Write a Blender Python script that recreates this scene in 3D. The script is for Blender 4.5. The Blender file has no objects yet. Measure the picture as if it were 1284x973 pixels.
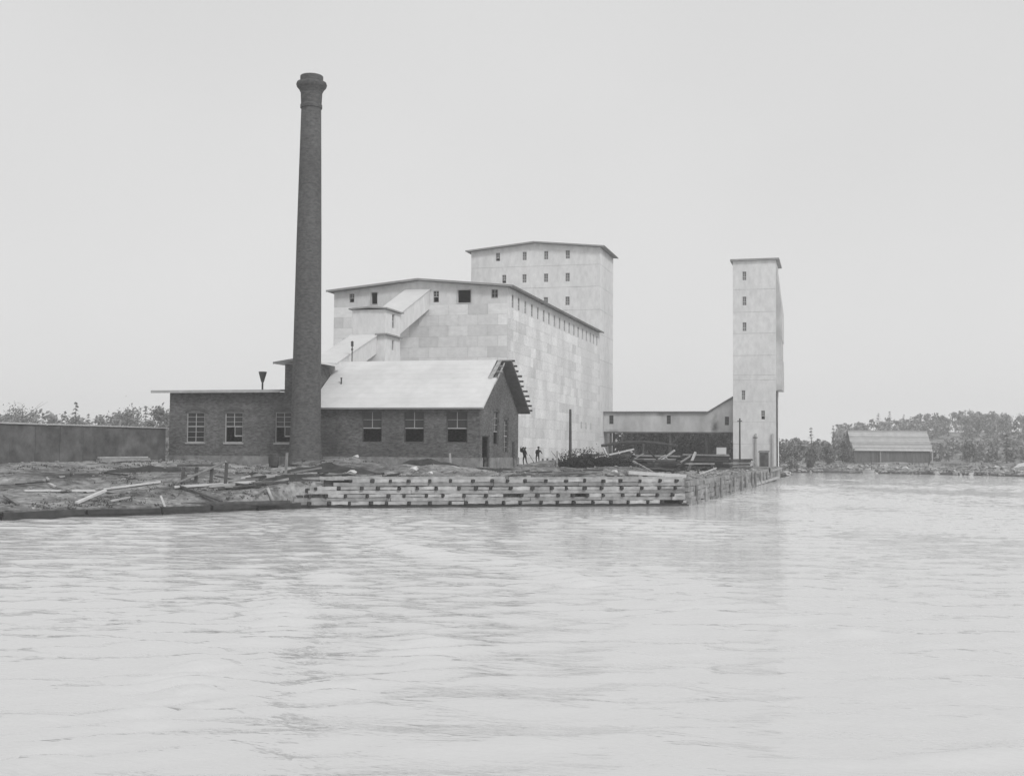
import bpy, bmesh, math, random
import numpy as np
from mathutils import Vector, Matrix, noise as mnoise
R = math.radians
random.seed(11)
S = bpy.context.scene
COL = S.collection

# ------------------------------------------------------------------ camera
cam_d = bpy.data.cameras.new('camera'); cam = bpy.data.objects.new('camera', cam_d); COL.objects.link(cam)
cam_d.sensor_width = 36.0; cam_d.lens = 36.0*1500/1284; cam_d.clip_start = 0.5; cam_d.clip_end = 6000
PSI, PITCH, ROLL = R(15.2), math.atan(78.5/1500), R(0.45)
fw = Vector((-math.sin(PSI)*math.cos(PITCH), math.cos(PSI)*math.cos(PITCH), math.sin(PITCH)))
rt = Vector((math.cos(PSI), math.sin(PSI), 0)); up = rt.cross(fw)
r2 = rt*math.cos(ROLL)+up*math.sin(ROLL); u2 = up*math.cos(ROLL)-rt*math.sin(ROLL)
m3 = Matrix((r2, u2, -fw)).transposed()
cam.matrix_world = Matrix.Translation((0, 0, 4.2)) @ m3.to_4x4()
S.camera = cam

# ------------------------------------------------------------------ sky, sun, exposure
W = bpy.data.worlds.new('World'); S.world = W; W.use_nodes = True
nt = W.node_tree; nt.nodes.clear()
SUN_EL, SUN_AZ = R(40), R(128)          # azimuth from +Y towards +X
sky = nt.nodes.new('ShaderNodeTexSky'); sky.sky_type = 'NISHITA'; sky.sun_disc = False
sky.sun_elevation = SUN_EL; sky.sun_rotation = SUN_AZ; sky.dust_density = 4.0
bw = nt.nodes.new('ShaderNodeRGBToBW')
mixw = nt.nodes.new('ShaderNodeMix'); mixw.data_type = 'RGBA'; mixw.inputs[0].default_value = 0.93
# even high overcast with faint cloud mottling
wtc = nt.nodes.new('ShaderNodeTexCoord'); wnz = nt.nodes.new('ShaderNodeTexNoise'); wnz.inputs['Scale'].default_value = 2.2; wnz.inputs['Detail'].default_value = 5
wmr = nt.nodes.new('ShaderNodeMapRange'); wmr.inputs[1].default_value = .3; wmr.inputs[2].default_value = .7; wmr.inputs[3].default_value = 7.2; wmr.inputs[4].default_value = 7.75
nt.links.new(wtc.outputs['Generated'], wnz.inputs['Vector']); nt.links.new(wnz.outputs[0], wmr.inputs[0]); wsp = nt.nodes.new('ShaderNodeSeparateXYZ'); wgr = nt.nodes.new('ShaderNodeMapRange'); wgr.inputs[1].default_value = 0.0; wgr.inputs[2].default_value = .40; wgr.inputs[3].default_value = 1.09; wgr.inputs[4].default_value = .97
wmu = nt.nodes.new('ShaderNodeMath'); wmu.operation = 'MULTIPLY'; nt.links.new(wtc.outputs['Generated'], wsp.inputs[0]); nt.links.new(wsp.outputs[2], wgr.inputs[0]); nt.links.new(wmr.outputs[0], wmu.inputs[0]); nt.links.new(wgr.outputs[0], wmu.inputs[1]); nt.links.new(wmu.outputs[0], mixw.inputs[7])
bg = nt.nodes.new('ShaderNodeBackground'); bg.inputs[1].default_value = 0.1
wo = nt.nodes.new('ShaderNodeOutputWorld')
nt.links.new(sky.outputs[0], bw.inputs[0]); nt.links.new(bw.outputs[0], mixw.inputs[6])
nt.links.new(mixw.outputs[2], bg.inputs[0]); nt.links.new(bg.outputs[0], wo.inputs[0])
sl = bpy.data.lights.new('sun', 'SUN'); sl.energy = 1.5; sl.angle = R(11); sl.color = (1, 1, 1)
sun = bpy.data.objects.new('sun', sl); COL.objects.link(sun)
sd = Vector((math.sin(SUN_AZ)*math.cos(SUN_EL), math.cos(SUN_AZ)*math.cos(SUN_EL), math.sin(SUN_EL)))
sun.rotation_euler = sd.to_track_quat('Z', 'Y').to_euler()
vs = S.view_settings
vs.view_transform = 'Standard'; vs.look = 'None'; vs.exposure = 0.0; vs.gamma = 1.0; vs.use_curve_mapping = False
S.cycles.use_denoising = True
S.cycles.max_bounces = 6; S.cycles.volume_bounces = 1; S.cycles.transparent_max_bounces = 8
S.cycles.caustics_reflective = False; S.cycles.caustics_refractive = False

# ------------------------------------------------------------------ materials (all neutral: a black and white plate)
MATS = {}
def mat(name, v, rough=0.85, scale=1.0, var=0.25, stretch=(1, 1, 1), bump=0.0, bscale=None, rnd=0.0, rpow=1.0, attr=None, spec=0.3, detail=5.0, streak=None):
    m = bpy.data.materials.new(name); m.use_nodes = True; n = m.node_tree.nodes; L = m.node_tree.links
    b = n['Principled BSDF']; b.inputs['Roughness'].default_value = rough; b.inputs['Specular IOR Level'].default_value = spec
    tc = n.new('ShaderNodeNewGeometry'); mp = n.new('ShaderNodeMapping'); mp.inputs['Scale'].default_value = stretch
    L.new(tc.outputs['Position'], mp.inputs[0])
    nz = n.new('ShaderNodeTexNoise'); nz.inputs['Scale'].default_value = scale; nz.inputs['Detail'].default_value = detail; nz.inputs['Roughness'].default_value = 0.62
    L.new(mp.outputs[0], nz.inputs['Vector'])
    mr = n.new('ShaderNodeMapRange'); mr.inputs[1].default_value = 0.28; mr.inputs[2].default_value = 0.72
    mr.inputs[3].default_value = v*(1-var); mr.inputs[4].default_value = v*(1+var); L.new(nz.outputs[0], mr.inputs[0])
    out = mr.outputs[0]
    def mul(a, bsock):
        q = n.new('ShaderNodeMath'); q.operation = 'MULTIPLY'; L.new(a, q.inputs[0]); L.new(bsock, q.inputs[1]); return q.outputs[0]
    if streak:                                             # broad stains: (scale, stretch, amount)
        mp2 = n.new('ShaderNodeMapping'); mp2.inputs['Scale'].default_value = streak[1]; L.new(tc.outputs['Position'], mp2.inputs[0])
        z2 = n.new('ShaderNodeTexNoise'); z2.inputs['Scale'].default_value = streak[0]; z2.inputs['Detail'].default_value = 3; L.new(mp2.outputs[0], z2.inputs['Vector'])
        q2 = n.new('ShaderNodeMapRange'); q2.inputs[1].default_value = 0.3; q2.inputs[2].default_value = 0.7
        q2.inputs[3].default_value = 1-streak[2]; q2.inputs[4].default_value = 1+streak[2]*.6; L.new(z2.outputs[0], q2.inputs[0])
        out = mul(out, q2.outputs[0])
    if rnd:
        oi = n.new('ShaderNodeObjectInfo'); q = n.new('ShaderNodeMapRange'); q.inputs[3].default_value = 1-rnd; q.inputs[4].default_value = 1+rnd*.5
        pw = n.new('ShaderNodeMath'); pw.operation = 'POWER'; pw.inputs[1].default_value = rpow; L.new(oi.outputs['Random'], pw.inputs[0]); L.new(pw.outputs[0], q.inputs[0]); out = mul(out, q.outputs[0])
    if attr:
        at = n.new('ShaderNodeAttribute'); at.attribute_name = attr; out = mul(out, at.outputs['Fac'])
    cc = n.new('ShaderNodeCombineColor'); 
    for i in range(3): L.new(out, cc.inputs[i])
    L.new(cc.outputs[0], b.inputs['Base Color'])
    if bump:
        bz = n.new('ShaderNodeTexNoise'); bz.inputs['Scale'].default_value = bscale or scale*2; bz.inputs['Detail'].default_value = 6
        L.new(mp.outputs[0], bz.inputs['Vector'])
        bp = n.new('ShaderNodeBump'); bp.inputs['Strength'].default_value = 1.0; bp.inputs['Distance'].default_value = bump
        L.new(bz.outputs[0], bp.inputs['Height']); L.new(bp.outputs[0], b.inputs['Normal'])
    MATS[name] = m; return m
mat('brick', 0.135, 0.9, 3.0, 0.65, (1, 1, 2.6), bump=0.04, bscale=5, detail=9, streak=(0.35, (1, 1, .8), .3))
mat('brick_stack', 0.10, 0.9, 2.6, 0.5, (1, 1, 2.2), bump=0.04, bscale=4, detail=9, streak=(0.22, (1, 1, .5), .25))
mat('arch_brick', 0.10, 0.9, 4, 0.3)
mat('foundation', 0.24, 0.95, 1.4, 0.4, bump=0.06, bscale=3)
mat('roofing', 0.66, 0.8, 0.8, 0.05, streak=(0.25, (1, 1, 1), .06))
mat('roof_course', 0.67, 0.8, .9, 0.07, rnd=.03, streak=(0.3, (1, 1, 1), .07))
mat('roof_edge', 0.30, 0.9, 1.0, 0.2)
mat('roof_dark', 0.16, 0.9, 1.5, 0.25)
mat('iron', 0.68, 0.7, 1.6, 0.12, (1, 1, .5), streak=(0.16, (1, 1, .35), .12), spec=0.4)
mat('iron_sheet', 0.72, 0.65, 1.2, 0.10, (1, 1, 1.6), rnd=0.25, rpow=.5, bump=.02, bscale=1.5, streak=(0.2, (1, 1, .5), .10), spec=0.4)
mat('iron_sheet_side', 0.74, 0.65, 2.5, 0.16, (1, 1, 2.2), rnd=0.18, rpow=.6, streak=(0.4, (1, 1, .5), .13), spec=0.4, detail=7)
mat('iron_sheet_joined', 0.68, 0.65, 2.5, 0.12, (1, 1, 2.2), attr='tone', streak=(0.2, (1, 1, .5), .10), spec=0.4)
mat('iron_dull', 0.50, 0.7, 0.5, 0.22, (1, 1, .6), streak=(0.3, (1, 1, .4), .25))
def dark_spots_on(name, src, spots):
    m = MATS[src].copy(); m.name = name; n = m.node_tree.nodes; L = m.node_tree.links; b = n['Principled BSDF']; col = b.inputs['Base Color'].links[0].from_socket
    ge = n.new('ShaderNodeNewGeometry'); tot = None
    for (c, rad, amt) in spots:
        vm = n.new('ShaderNodeVectorMath'); vm.operation = 'SUBTRACT'; L.new(ge.outputs['Position'], vm.inputs[0]); vm.inputs[1].default_value = c
        v2 = n.new('ShaderNodeVectorMath'); v2.operation = 'DIVIDE'; L.new(vm.outputs[0], v2.inputs[0]); v2.inputs[1].default_value = rad
        ln = n.new('ShaderNodeVectorMath'); ln.operation = 'LENGTH'; L.new(v2.outputs[0], ln.inputs[0])
        nz = n.new('ShaderNodeTexNoise'); nz.inputs['Scale'].default_value = 1.2; nz.inputs['Detail'].default_value = 5; L.new(ge.outputs['Position'], nz.inputs['Vector'])
        ad = n.new('ShaderNodeMath'); ad.operation = 'MULTIPLY_ADD'; L.new(nz.outputs[0], ad.inputs[0]); ad.inputs[1].default_value = 1.3; L.new(ln.outputs['Value'], ad.inputs[2])
        mr = n.new('ShaderNodeMapRange'); mr.inputs[1].default_value = .75; mr.inputs[2].default_value = 1.75; mr.inputs[3].default_value = amt; mr.inputs[4].default_value = 0.; L.new(ad.outputs[0], mr.inputs[0])
        if tot is None: tot = mr.outputs[0]
        else:
            mx = n.new('ShaderNodeMath'); mx.operation = 'MAXIMUM'; L.new(tot, mx.inputs[0]); L.new(mr.outputs[0], mx.inputs[1]); tot = mx.outputs[0]
    mix = n.new('ShaderNodeMix'); mix.data_type = 'RGBA'; L.new(tot, mix.inputs[0]); L.new(col, mix.inputs[6]); mix.inputs[7].default_value = (.04, .04, .04, 1); L.new(mix.outputs[2], b.inputs['Base Color']); MATS[name] = m
dark_spots_on('iron_gallery', 'iron_dull', [((-18.9, 194, 8.3), (.75, 9, 1.7), .9), ((-35.6, 194, 7.3), (1.3, 9, .7), .6), ((-27.6, 194, 10.3), (.9, 9, .5), .4)])  # soot smudges on the gallery wall
dark_spots_on('brick_house', 'brick', [((-45.3, 103.5, 5.0), (1.6, 9, 3.2), .55), ((-40, 103.5, 3.9), (6, 9, .9), .3)])  # house front darker beside the chimney and along its foot
mat('soot', 0.16, 0.9, 2, 0.4)
mat('frame', 0.42, 0.7, 2, 0.15)
mat('frame_mid', 0.38, 0.8, 2, 0.2)
mat('frame_dark', 0.10, 0.8, 2, 0.2)
mat('wood', 0.28, 0.9, 1.5, 0.3, (1, 1, 4), rnd=0.5, bump=0.01, bscale=6)
mat('wood_pale', 0.42, 0.85, 1.6, 0.3, rnd=0.32, bump=0.01, bscale=6)
mat('wood_mid', 0.32, 0.9, 1.6, 0.35, rnd=0.4, bump=0.015, bscale=6)
mat('plank_bright', 0.62, 0.85, 1.6, 0.15)
mat('wood_old', 0.10, 0.9, 2, 0.35)
mat('wood_dark', 0.075, 0.95, 2, 0.4, rnd=0.5)
mat('wharf_wood', 0.27, 0.95, 1.3, 0.45, rnd=0.4, bump=.03, bscale=4)
mat('wood_wet', 0.045, 0.6, 2, 0.4)
mat('tie_end', 0.06, 0.95, 4, 0.4)
mat('pile', 0.035, 0.95, 1.1, 0.5, rnd=0.4)
mat('shed_wall', 0.12, 0.95, 1.0, 0.45, detail=8, streak=(0.4, (1, 1, 1.5), .3), bump=0.05, bscale=2.5)
mat('rock', 0.30, 0.95, 2.5, 0.35, rnd=0.5, bump=0.03, bscale=4)
mat('rock_pale', 0.60, 0.95, 2.5, 0.25, bump=0.03, bscale=4)
mat('chips', 0.30, 0.95, 3, 0.3, attr='tone')
mat('leaf', 0.19, 0.9, 0.7, 0.5, rnd=0.35)  # pale tone puts haze fading into the far trees' colour
mat('leaf_mass', 0.28, 0.9, 0.12, 0.45)  # far wood's colour raised to stand in for thicker haze
mat('scrub', 0.085, 0.9, 0.5, 0.5)
mat('brush', 0.035, 0.95, 0.9, 0.55)
mat('bark', 0.08, 0.95, 3, 0.3)
mat('metal_dark', 0.06, 0.6, 3, 0.3)
mat('cloth_dark', 0.025, 0.95, 6, 0.3)
mat('sack', 0.04, 0.95, 4, 0.3)
mat('skin', 0.30, 0.7, 6, 0.1)
mat('shed_shingle', 0.44, 0.9, 0.8, 0.15, (1, 1, 1), rnd=0.28)
mat('shed_board', 0.125, 0.95, 1.2, 0.35, (3, 3, .4), rnd=0.25)
mat('interior', 0.03, 1.0, 1, 0.1)
# glass
g = bpy.data.materials.new('glass'); g.use_nodes = True; b = g.node_tree.nodes['Principled BSDF']
b.inputs['Base Color'].default_value = (.035, .035, .035, 1); b.inputs['Roughness'].default_value = .12; b.inputs['Specular IOR Level'].default_value = .25; MATS['glass'] = g
g = g.copy(); g.name = 'glass_pale'; g.node_tree.nodes['Principled BSDF'].inputs['Base Color'].default_value = (.14, .14, .14, 1); MATS['glass_pale'] = g
# ground: sandy fill, dark mud and debris tones
g = bpy.data.materials.new('ground'); g.use_nodes = True; n = g.node_tree.nodes; L = g.node_tree.links; b = n['Principled BSDF']
b.inputs['Roughness'].default_value = 0.95; b.inputs['Specular IOR Level'].default_value = 0.2
ge = n.new('ShaderNodeNewGeometry')
z1 = n.new('ShaderNodeTexNoise'); z1.inputs['Scale'].default_value = 0.16; z1.inputs['Detail'].default_value = 8; z1.inputs['Roughness'].default_value = .66
z2 = n.new('ShaderNodeTexNoise'); z2.inputs['Scale'].default_value = 1.5; z2.inputs['Detail'].default_value = 8; z2.inputs['Roughness'].default_value = .7
L.new(ge.outputs['Position'], z1.inputs['Vector']); L.new(ge.outputs['Position'], z2.inputs['Vector'])
r1 = n.new('ShaderNodeMapRange'); r1.inputs[1].default_value = .36; r1.inputs[2].default_value = .60; r1.inputs[3].default_value = .07; r1.inputs[4].default_value = .35
r3 = n.new('ShaderNodeMapRange'); r3.inputs[1].default_value = .33; r3.inputs[2].default_value = .66; r3.inputs[3].default_value = .30; r3.inputs[4].default_value = 1.4
L.new(z1.outputs[0], r1.inputs[0]); L.new(z2.outputs[0], r3.inputs[0])
q = n.new('ShaderNodeMath'); q.operation = 'MULTIPLY'; L.new(r1.outputs[0], q.inputs[0]); L.new(r3.outputs[0], q.inputs[1])
# wet mud close to the waterline is darker soil
sp = n.new('ShaderNodeSeparateXYZ'); L.new(ge.outputs['Position'], sp.inputs[0])
wz = n.new('ShaderNodeMapRange'); wz.inputs[1].default_value = .30; wz.inputs[2].default_value = .62; wz.inputs[3].default_value = .22; wz.inputs[4].default_value = 1.0
L.new(sp.outputs[2], wz.inputs[0]); q2 = n.new('ShaderNodeMath'); q2.operation = 'MULTIPLY'; L.new(q.outputs[0], q2.inputs[0]); L.new(wz.outputs[0], q2.inputs[1])
cc = n.new('ShaderNodeCombineColor')
for i in range(3): L.new(q2.outputs[0], cc.inputs[i])
L.new(cc.outputs[0], b.inputs['Base Color'])
bp = n.new('ShaderNodeBump'); bp.inputs['Distance'].default_value = .12; L.new(z2.outputs[0], bp.inputs['Height']); L.new(bp.outputs[0], b.inputs['Normal'])
MATS['ground'] = g
# water: harbour water with fine ripples, reflected sky brightness put into its base colour
g = bpy.data.materials.new('water'); g.use_nodes = True; n = g.node_tree.nodes; L = g.node_tree.links; b = n['Principled BSDF']
b.inputs['Base Color'].default_value = (.62, .62, .62, 1); b.inputs['Roughness'].default_value = .02; b.inputs['IOR'].default_value = 1.4
ge = n.new('ShaderNodeNewGeometry'); mp = n.new('ShaderNodeMapping'); mp.inputs['Rotation'].default_value = (0, 0, -PSI); mp.inputs['Scale'].default_value = (.55, 1.5, 1)
L.new(ge.outputs['Position'], mp.inputs[0])
za = n.new('ShaderNodeTexNoise'); za.inputs['Scale'].default_value = 2.3; za.inputs['Detail'].default_value = 3; za.inputs['Roughness'].default_value = .55; L.new(mp.outputs[0], za.inputs['Vector'])
bp = n.new('ShaderNodeBump'); bp.inputs['Distance'].default_value = .040; bp.inputs['Strength'].default_value = 1.0
L.new(za.outputs[0], bp.inputs['Height']); L.new(bp.outputs[0], b.inputs['Normal'])
MATS['water'] = g

# ------------------------------------------------------------------ mesh helpers
class MB:
    def __init__(s): s.v = []; s.f = []; s.t = []; s.tone = 1.0
    def add(s, vs_, fs):
        o = len(s.v); s.v += [tuple(p) for p in vs_]
        for f in fs: s.f.append(tuple(i+o for i in f)); s.t.append(s.tone)
        return s
    def hexa(s, p):      # 8 points: bottom 4 (ccw from above), top 4
        return s.add(p, [(3, 2, 1, 0), (4, 5, 6, 7), (0, 1, 5, 4), (1, 2, 6, 5), (2, 3, 7, 6), (3, 0, 4, 7)])
    def box(s, x0, x1, y0, y1, z0, z1):
        return s.hexa([(x0, y0, z0), (x1, y0, z0), (x1, y1, z0), (x0, y1, z0), (x0, y0, z1), (x1, y0, z1), (x1, y1, z1), (x0, y1, z1)])
    def beam(s, p, q, w, h, upv=(0, 0, 1)):
        p, q = Vector(p), Vector(q); d = (q-p).normalized(); u = Vector(upv)
        if abs(d.dot(u)) > .98: u = Vector((1, 0, 0))
        a = d.cross(u).normalized()*w/2; c = a.normalized().cross(d).normalized()*h/2
        return s.hexa([p-a-c, p+a-c, q+a-c, q-a-c, p-a+c, p+a+c, q+a+c, q-a+c])
    def tube(s, p, q, r0, r1, n=8, cap=True):
        p, q = Vector(p), Vector(q); d = (q-p).normalized(); u = Vector((0, 0, 1)) if abs(d.z) < .95 else Vector((1, 0, 0))
        a = d.cross(u).normalized(); c = d.cross(a)
        V = [p+(a*math.cos(2*math.pi*i/n)+c*math.sin(2*math.pi*i/n))*r0 for i in range(n)]+[q+(a*math.cos(2*math.pi*i/n)+c*math.sin(2*math.pi*i/n))*r1 for i in range(n)]
        Fs = [(i, (i+1) % n, n+(i+1) % n, n+i) for i in range(n)]
        if cap: Fs += [tuple(range(n-1, -1, -1)), tuple(range(n, 2*n))]
        return s.add(V, Fs)
    def lathe(s, prof, c=(0, 0), n=28):
        V = []; Fs = []
        for r, z in prof: V += [(c[0]+r*math.cos(2*math.pi*i/n), c[1]+r*math.sin(2*math.pi*i/n), z) for i in range(n)]
        for k in range(len(prof)-1): Fs += [(k*n+i, k*n+(i+1) % n, (k+1)*n+(i+1) % n, (k+1)*n+i) for i in range(n)]
        Fs += [tuple(range(n-1, -1, -1)), tuple((len(prof)-1)*n+i for i in range(n))]
        return s.add(V, Fs)
    def slab(s, pts, t):   # polygon extruded by vector t
        t = Vector(t); n = len(pts); V = [Vector(p) for p in pts]+[Vector(p)+t for p in pts]
        return s.add(V, [tuple(range(n-1, -1, -1)), tuple(range(n, 2*n))]+[(i, (i+1) % n, n+(i+1) % n, n+i) for i in range(n)])
    def wall(s, o, u, v, nin, w, h, holes, depth=.3):
        """outer face of a wall with openings and their reveals; o corner, u along, v up, nin inward"""
        o, u, v, nin = Vector(o), Vector(u), Vector(v), Vector(nin)
        us = sorted({0., w, *[a for hh in holes for a in hh[:2]]}); vv = sorted({0., h, *[a for hh in holes for a in hh[2:4]]})
        flip = u.cross(v).dot(nin) > 0
        def quad(a, b_, c, d): s.add([a, b_, c, d], [(0, 1, 2, 3) if not flip else (3, 2, 1, 0)])
        P = lambda a, b_, k=0: o+u*a+v*b_+nin*k
        for i in range(len(us)-1):
            for j in range(len(vv)-1):
                ua, ub, va, vb = us[i], us[i+1], vv[j], vv[j+1]; cu, cv = (ua+ub)/2, (va+vb)/2
                if any(hh[0] < cu < hh[1] and hh[2] < cv < hh[3] for hh in holes): continue
                quad(P(ua, va), P(ub, va), P(ub, vb), P(ua, vb))
        for a, b_, c, d in [hh[:4] for hh in holes]:
            quad(P(a, c), P(a, d), P(a, d, depth), P(a, c, depth)); quad(P(b_, d), P(b_, c), P(b_, c, depth), P(b_, d, depth))
            quad(P(b_, c), P(a, c), P(a, c, depth), P(b_, c, depth)); quad(P(a, d), P(b_, d), P(b_, d, depth), P(a, d, depth))
        return s
    def mesh(s, name, m, smooth=False, tones=False):
        me = bpy.data.meshes.new(name); me.from_pydata(s.v, [], s.f); me.materials.append(MATS[m]); me.update()
        if smooth: me.polygons.foreach_set('use_smooth', [True]*len(me.polygons))
        if tones:
            a = me.attributes.new('tone', 'FLOAT', 'FACE'); a.data.foreach_set('value', s.t)
        return me
    def build(s, name, m, parent=None, smooth=False, tones=False):
        o = bpy.data.objects.new(name, s.mesh(name, m, smooth, tones)); COL.objects.link(o); attach(o, parent); return o
def attach(o, p):
    if p is not None:
        o.parent = p
        if p.type == 'EMPTY': o.matrix_parent_inverse = (Matrix.Translation(p.location) @ p.rotation_euler.to_matrix().to_4x4()).inverted() if not p.get('local') else Matrix.Identity(4)
def tag(o, label=None, cat=None, group=None, kind=None):
    if label: o['label'] = label
    if cat: o['category'] = cat
    if group: o['group'] = group
    if kind: o['kind'] = kind
    return o
def thing(name, label, cat, loc=(0, 0, 0), group=None):
    o = bpy.data.objects.new(name, None); COL.objects.link(o); o.location = loc; o.empty_display_size = .5
    return tag(o, label, cat, group)
def inst(name, me, parent, loc, rot=(0, 0, 0), scale=(1, 1, 1)):
    o = bpy.data.objects.new(name, me); COL.objects.link(o); o.location = loc; o.rotation_euler = rot; o.scale = scale; attach(o, parent); return o
def sstep(a, b_, x):
    t = max(0., min(1., (x-a)/(b_-a))); return t*t*(3-2*t)

# ------------------------------------------------------------------ ground (one sheet) and water
SHORE = [(-600, -420), (-150, -60), (-75, 10), (-57, 42), (-46.3, 58.8), (-41.3, 67.4), (-38.4, 74.6), (-36.6, 78.6), (-11.6, 94.6), (-9.3, 178), (-9.3, 206), (-8, 236), (-10.8, 262),
         (0, 265), (11.3, 263), (22, 254), (34, 244), (70, 226), (160, 190), (420, 80), (900, -100), (900, 900), (-900, 900), (-900, -420)]
CR0, CR1 = 7, 10                       # segments 7..9 are crib and wharf
SP = np.array(SHORE, float)
def shore_info(px, py):
    """signed distance to the shore (positive on land) and distance to crib segments"""
    inside = np.zeros(px.shape, bool); dmin = np.full(px.shape, 1e9); dcr = np.full(px.shape, 1e9)
    n_ = len(SP)
    for i in range(n_):
        ax, ay = SP[i]; bx, by = SP[(i+1) % n_]
        c = ((ay > py) != (by > py)) & (px < (bx-ax)*(py-ay)/((by-ay) if by != ay else 1e-9)+ax); inside ^= c
        t = np.clip(((px-ax)*(bx-ax)+(py-ay)*(by-ay))/((bx-ax)**2+(by-ay)**2), 0, 1)
        d = np.hypot(px-ax-t*(bx-ax), py-ay-t*(by-ay)); dmin = np.minimum(dmin, d)
        if CR0 <= i < CR1: dcr = np.minimum(dcr, d)
    return np.where(inside, dmin, -dmin), dcr
def nss(a, b_, x):
    t = np.clip((x-a)/(b_-a), 0, 1); return t*t*(3-2*t)
def lumps(x, y):
    r = np.random.RandomState(3); h = np.zeros(x.shape)
    for k in range(26):
        lam = 1.6+14*r.rand()**1.6; a = r.rand()*6.283; h += .022*lam**.75*np.sin((x*math.cos(a)+y*math.sin(a))*6.283/lam+r.rand()*6.283)
    return h
def height(x, y):
    x = np.asarray(x, float); y = np.asarray(y, float)
    s, dc = shore_info(x, y)
    jag = .10*np.sin(x*1.9+y*.7)+.08*np.sin(x*.9-y*2.3)
    s2 = s+jag*np.clip(dc/3-0.4, 0, 1)
    sl_k = .060-.022*nss(205, 235, y)
    nat = .50*nss(-.15, .35, s2)*(1-nss(205, 235, y))+.50*nss(-.15, 5.0, s2)*nss(205, 235, y)+sl_k*np.clip(s2, 0, 36)
    cr = 1.78*nss(.15, .7, s)+.045*np.clip(s, 0, 14)
    wch = np.clip(1-(dc-np.clip(s, 0, 1e9)*1.0)/5, 0, 1)
    # wharf flank is a battered bank of fill rather than a wall
    fl = nss(100, 112, y)*(x > -40)*0
    cr2 = 1.75*nss(.2, 1.2, s)+.045*np.clip(s, 0, 14)
    z = nat*(1-wch)+(cr*(1-fl)+cr2*fl)*wch
    z = np.where(s < -.15, np.maximum(-1.6, s*.5), z)
    far = np.clip((y-215)/80, 0, 1)*np.clip(s/30, 0, 1)
    z = z+far*.25+nss(420, 640, y+.25*x)*nss(-60, 60, x)*13
    flat = np.clip(s/2.5, 0, 1)
    bl = ((x > -62)&(x < -31)&(y > 101)&(y < 112))
    z = z+np.where(s > 0, lumps(x, y)*(.55-.33*(1-nss(86, 100, y))*(x < -30))*flat*np.clip(1-far*.3, 0, 1), 0)
    z = z+.5*np.exp(-((x+61.5)/6)**2)*nss(52, 60, y)*(1-nss(99, 104, y))*(s > .5)
    # spoil mounds in the yard
    for mx, my, mr, mh in [(-44, 98, 5, .55), (-37, 98.5, 5.5, .45), (-53, 97, 4, .35), (-26, 111, 6, .3), (-16, 110, 5, .35), (-28, 119, 4, .3), (-58, 92, 6, .3), (-18, 134, 7, .4)]:
        z = z+mh*np.exp(-((x-mx)**2+(y-my)**2)/mr**2)*(s > .5)
    return z
def hz(x, y): return float(height(np.array([x]), np.array([y]))[0])
def lines(segs):
    out = []
    for a, b_, st in segs: out += list(np.arange(a, b_-1e-6, st))
    return np.array(out+[segs[-1][1]])
def sheet(name, xs, ys, zf, m):
    X, Y = np.meshgrid(xs, ys); Z = zf(X.ravel(), Y.ravel()); nx, ny = len(xs), len(ys)
    V = np.column_stack([X.ravel(), Y.ravel(), Z]); me = bpy.data.meshes.new(name)
    i = np.arange(nx*ny).reshape(ny, nx); F_ = np.stack([i[:-1, :-1], i[:-1, 1:], i[1:, 1:], i[1:, :-1]], -1).reshape(-1, 4)
    me.vertices.add(len(V)); me.vertices.foreach_set('co', V.ravel()); me.loops.add(F_.size); me.loops.foreach_set('vertex_index', F_.ravel())
    me.polygons.add(len(F_)); me.polygons.foreach_set('loop_start', np.arange(0, F_.size, 4)); me.polygons.foreach_set('loop_total', np.full(len(F_), 4))
    me.polygons.foreach_set('use_smooth', np.ones(len(F_), bool)); me.update(); me.validate(); me.materials.append(MATS[m])
    o = bpy.data.objects.new(name, me); COL.objects.link(o); return o
ground = sheet('ground', lines([(-880, -130, 50), (-130, -66, 4), (-66, -7, .42), (-7, 60, 2.5), (60, 880, 40)]),
               lines([(-300, 20, 20), (20, 55, 1), (55, 136, .42), (136, 212, .9), (212, 300, 2.2), (300, 880, 40)]), height, 'ground')
tag(ground, 'sandy shore and building yard with mud and debris', 'ground', kind='structure')

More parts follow.
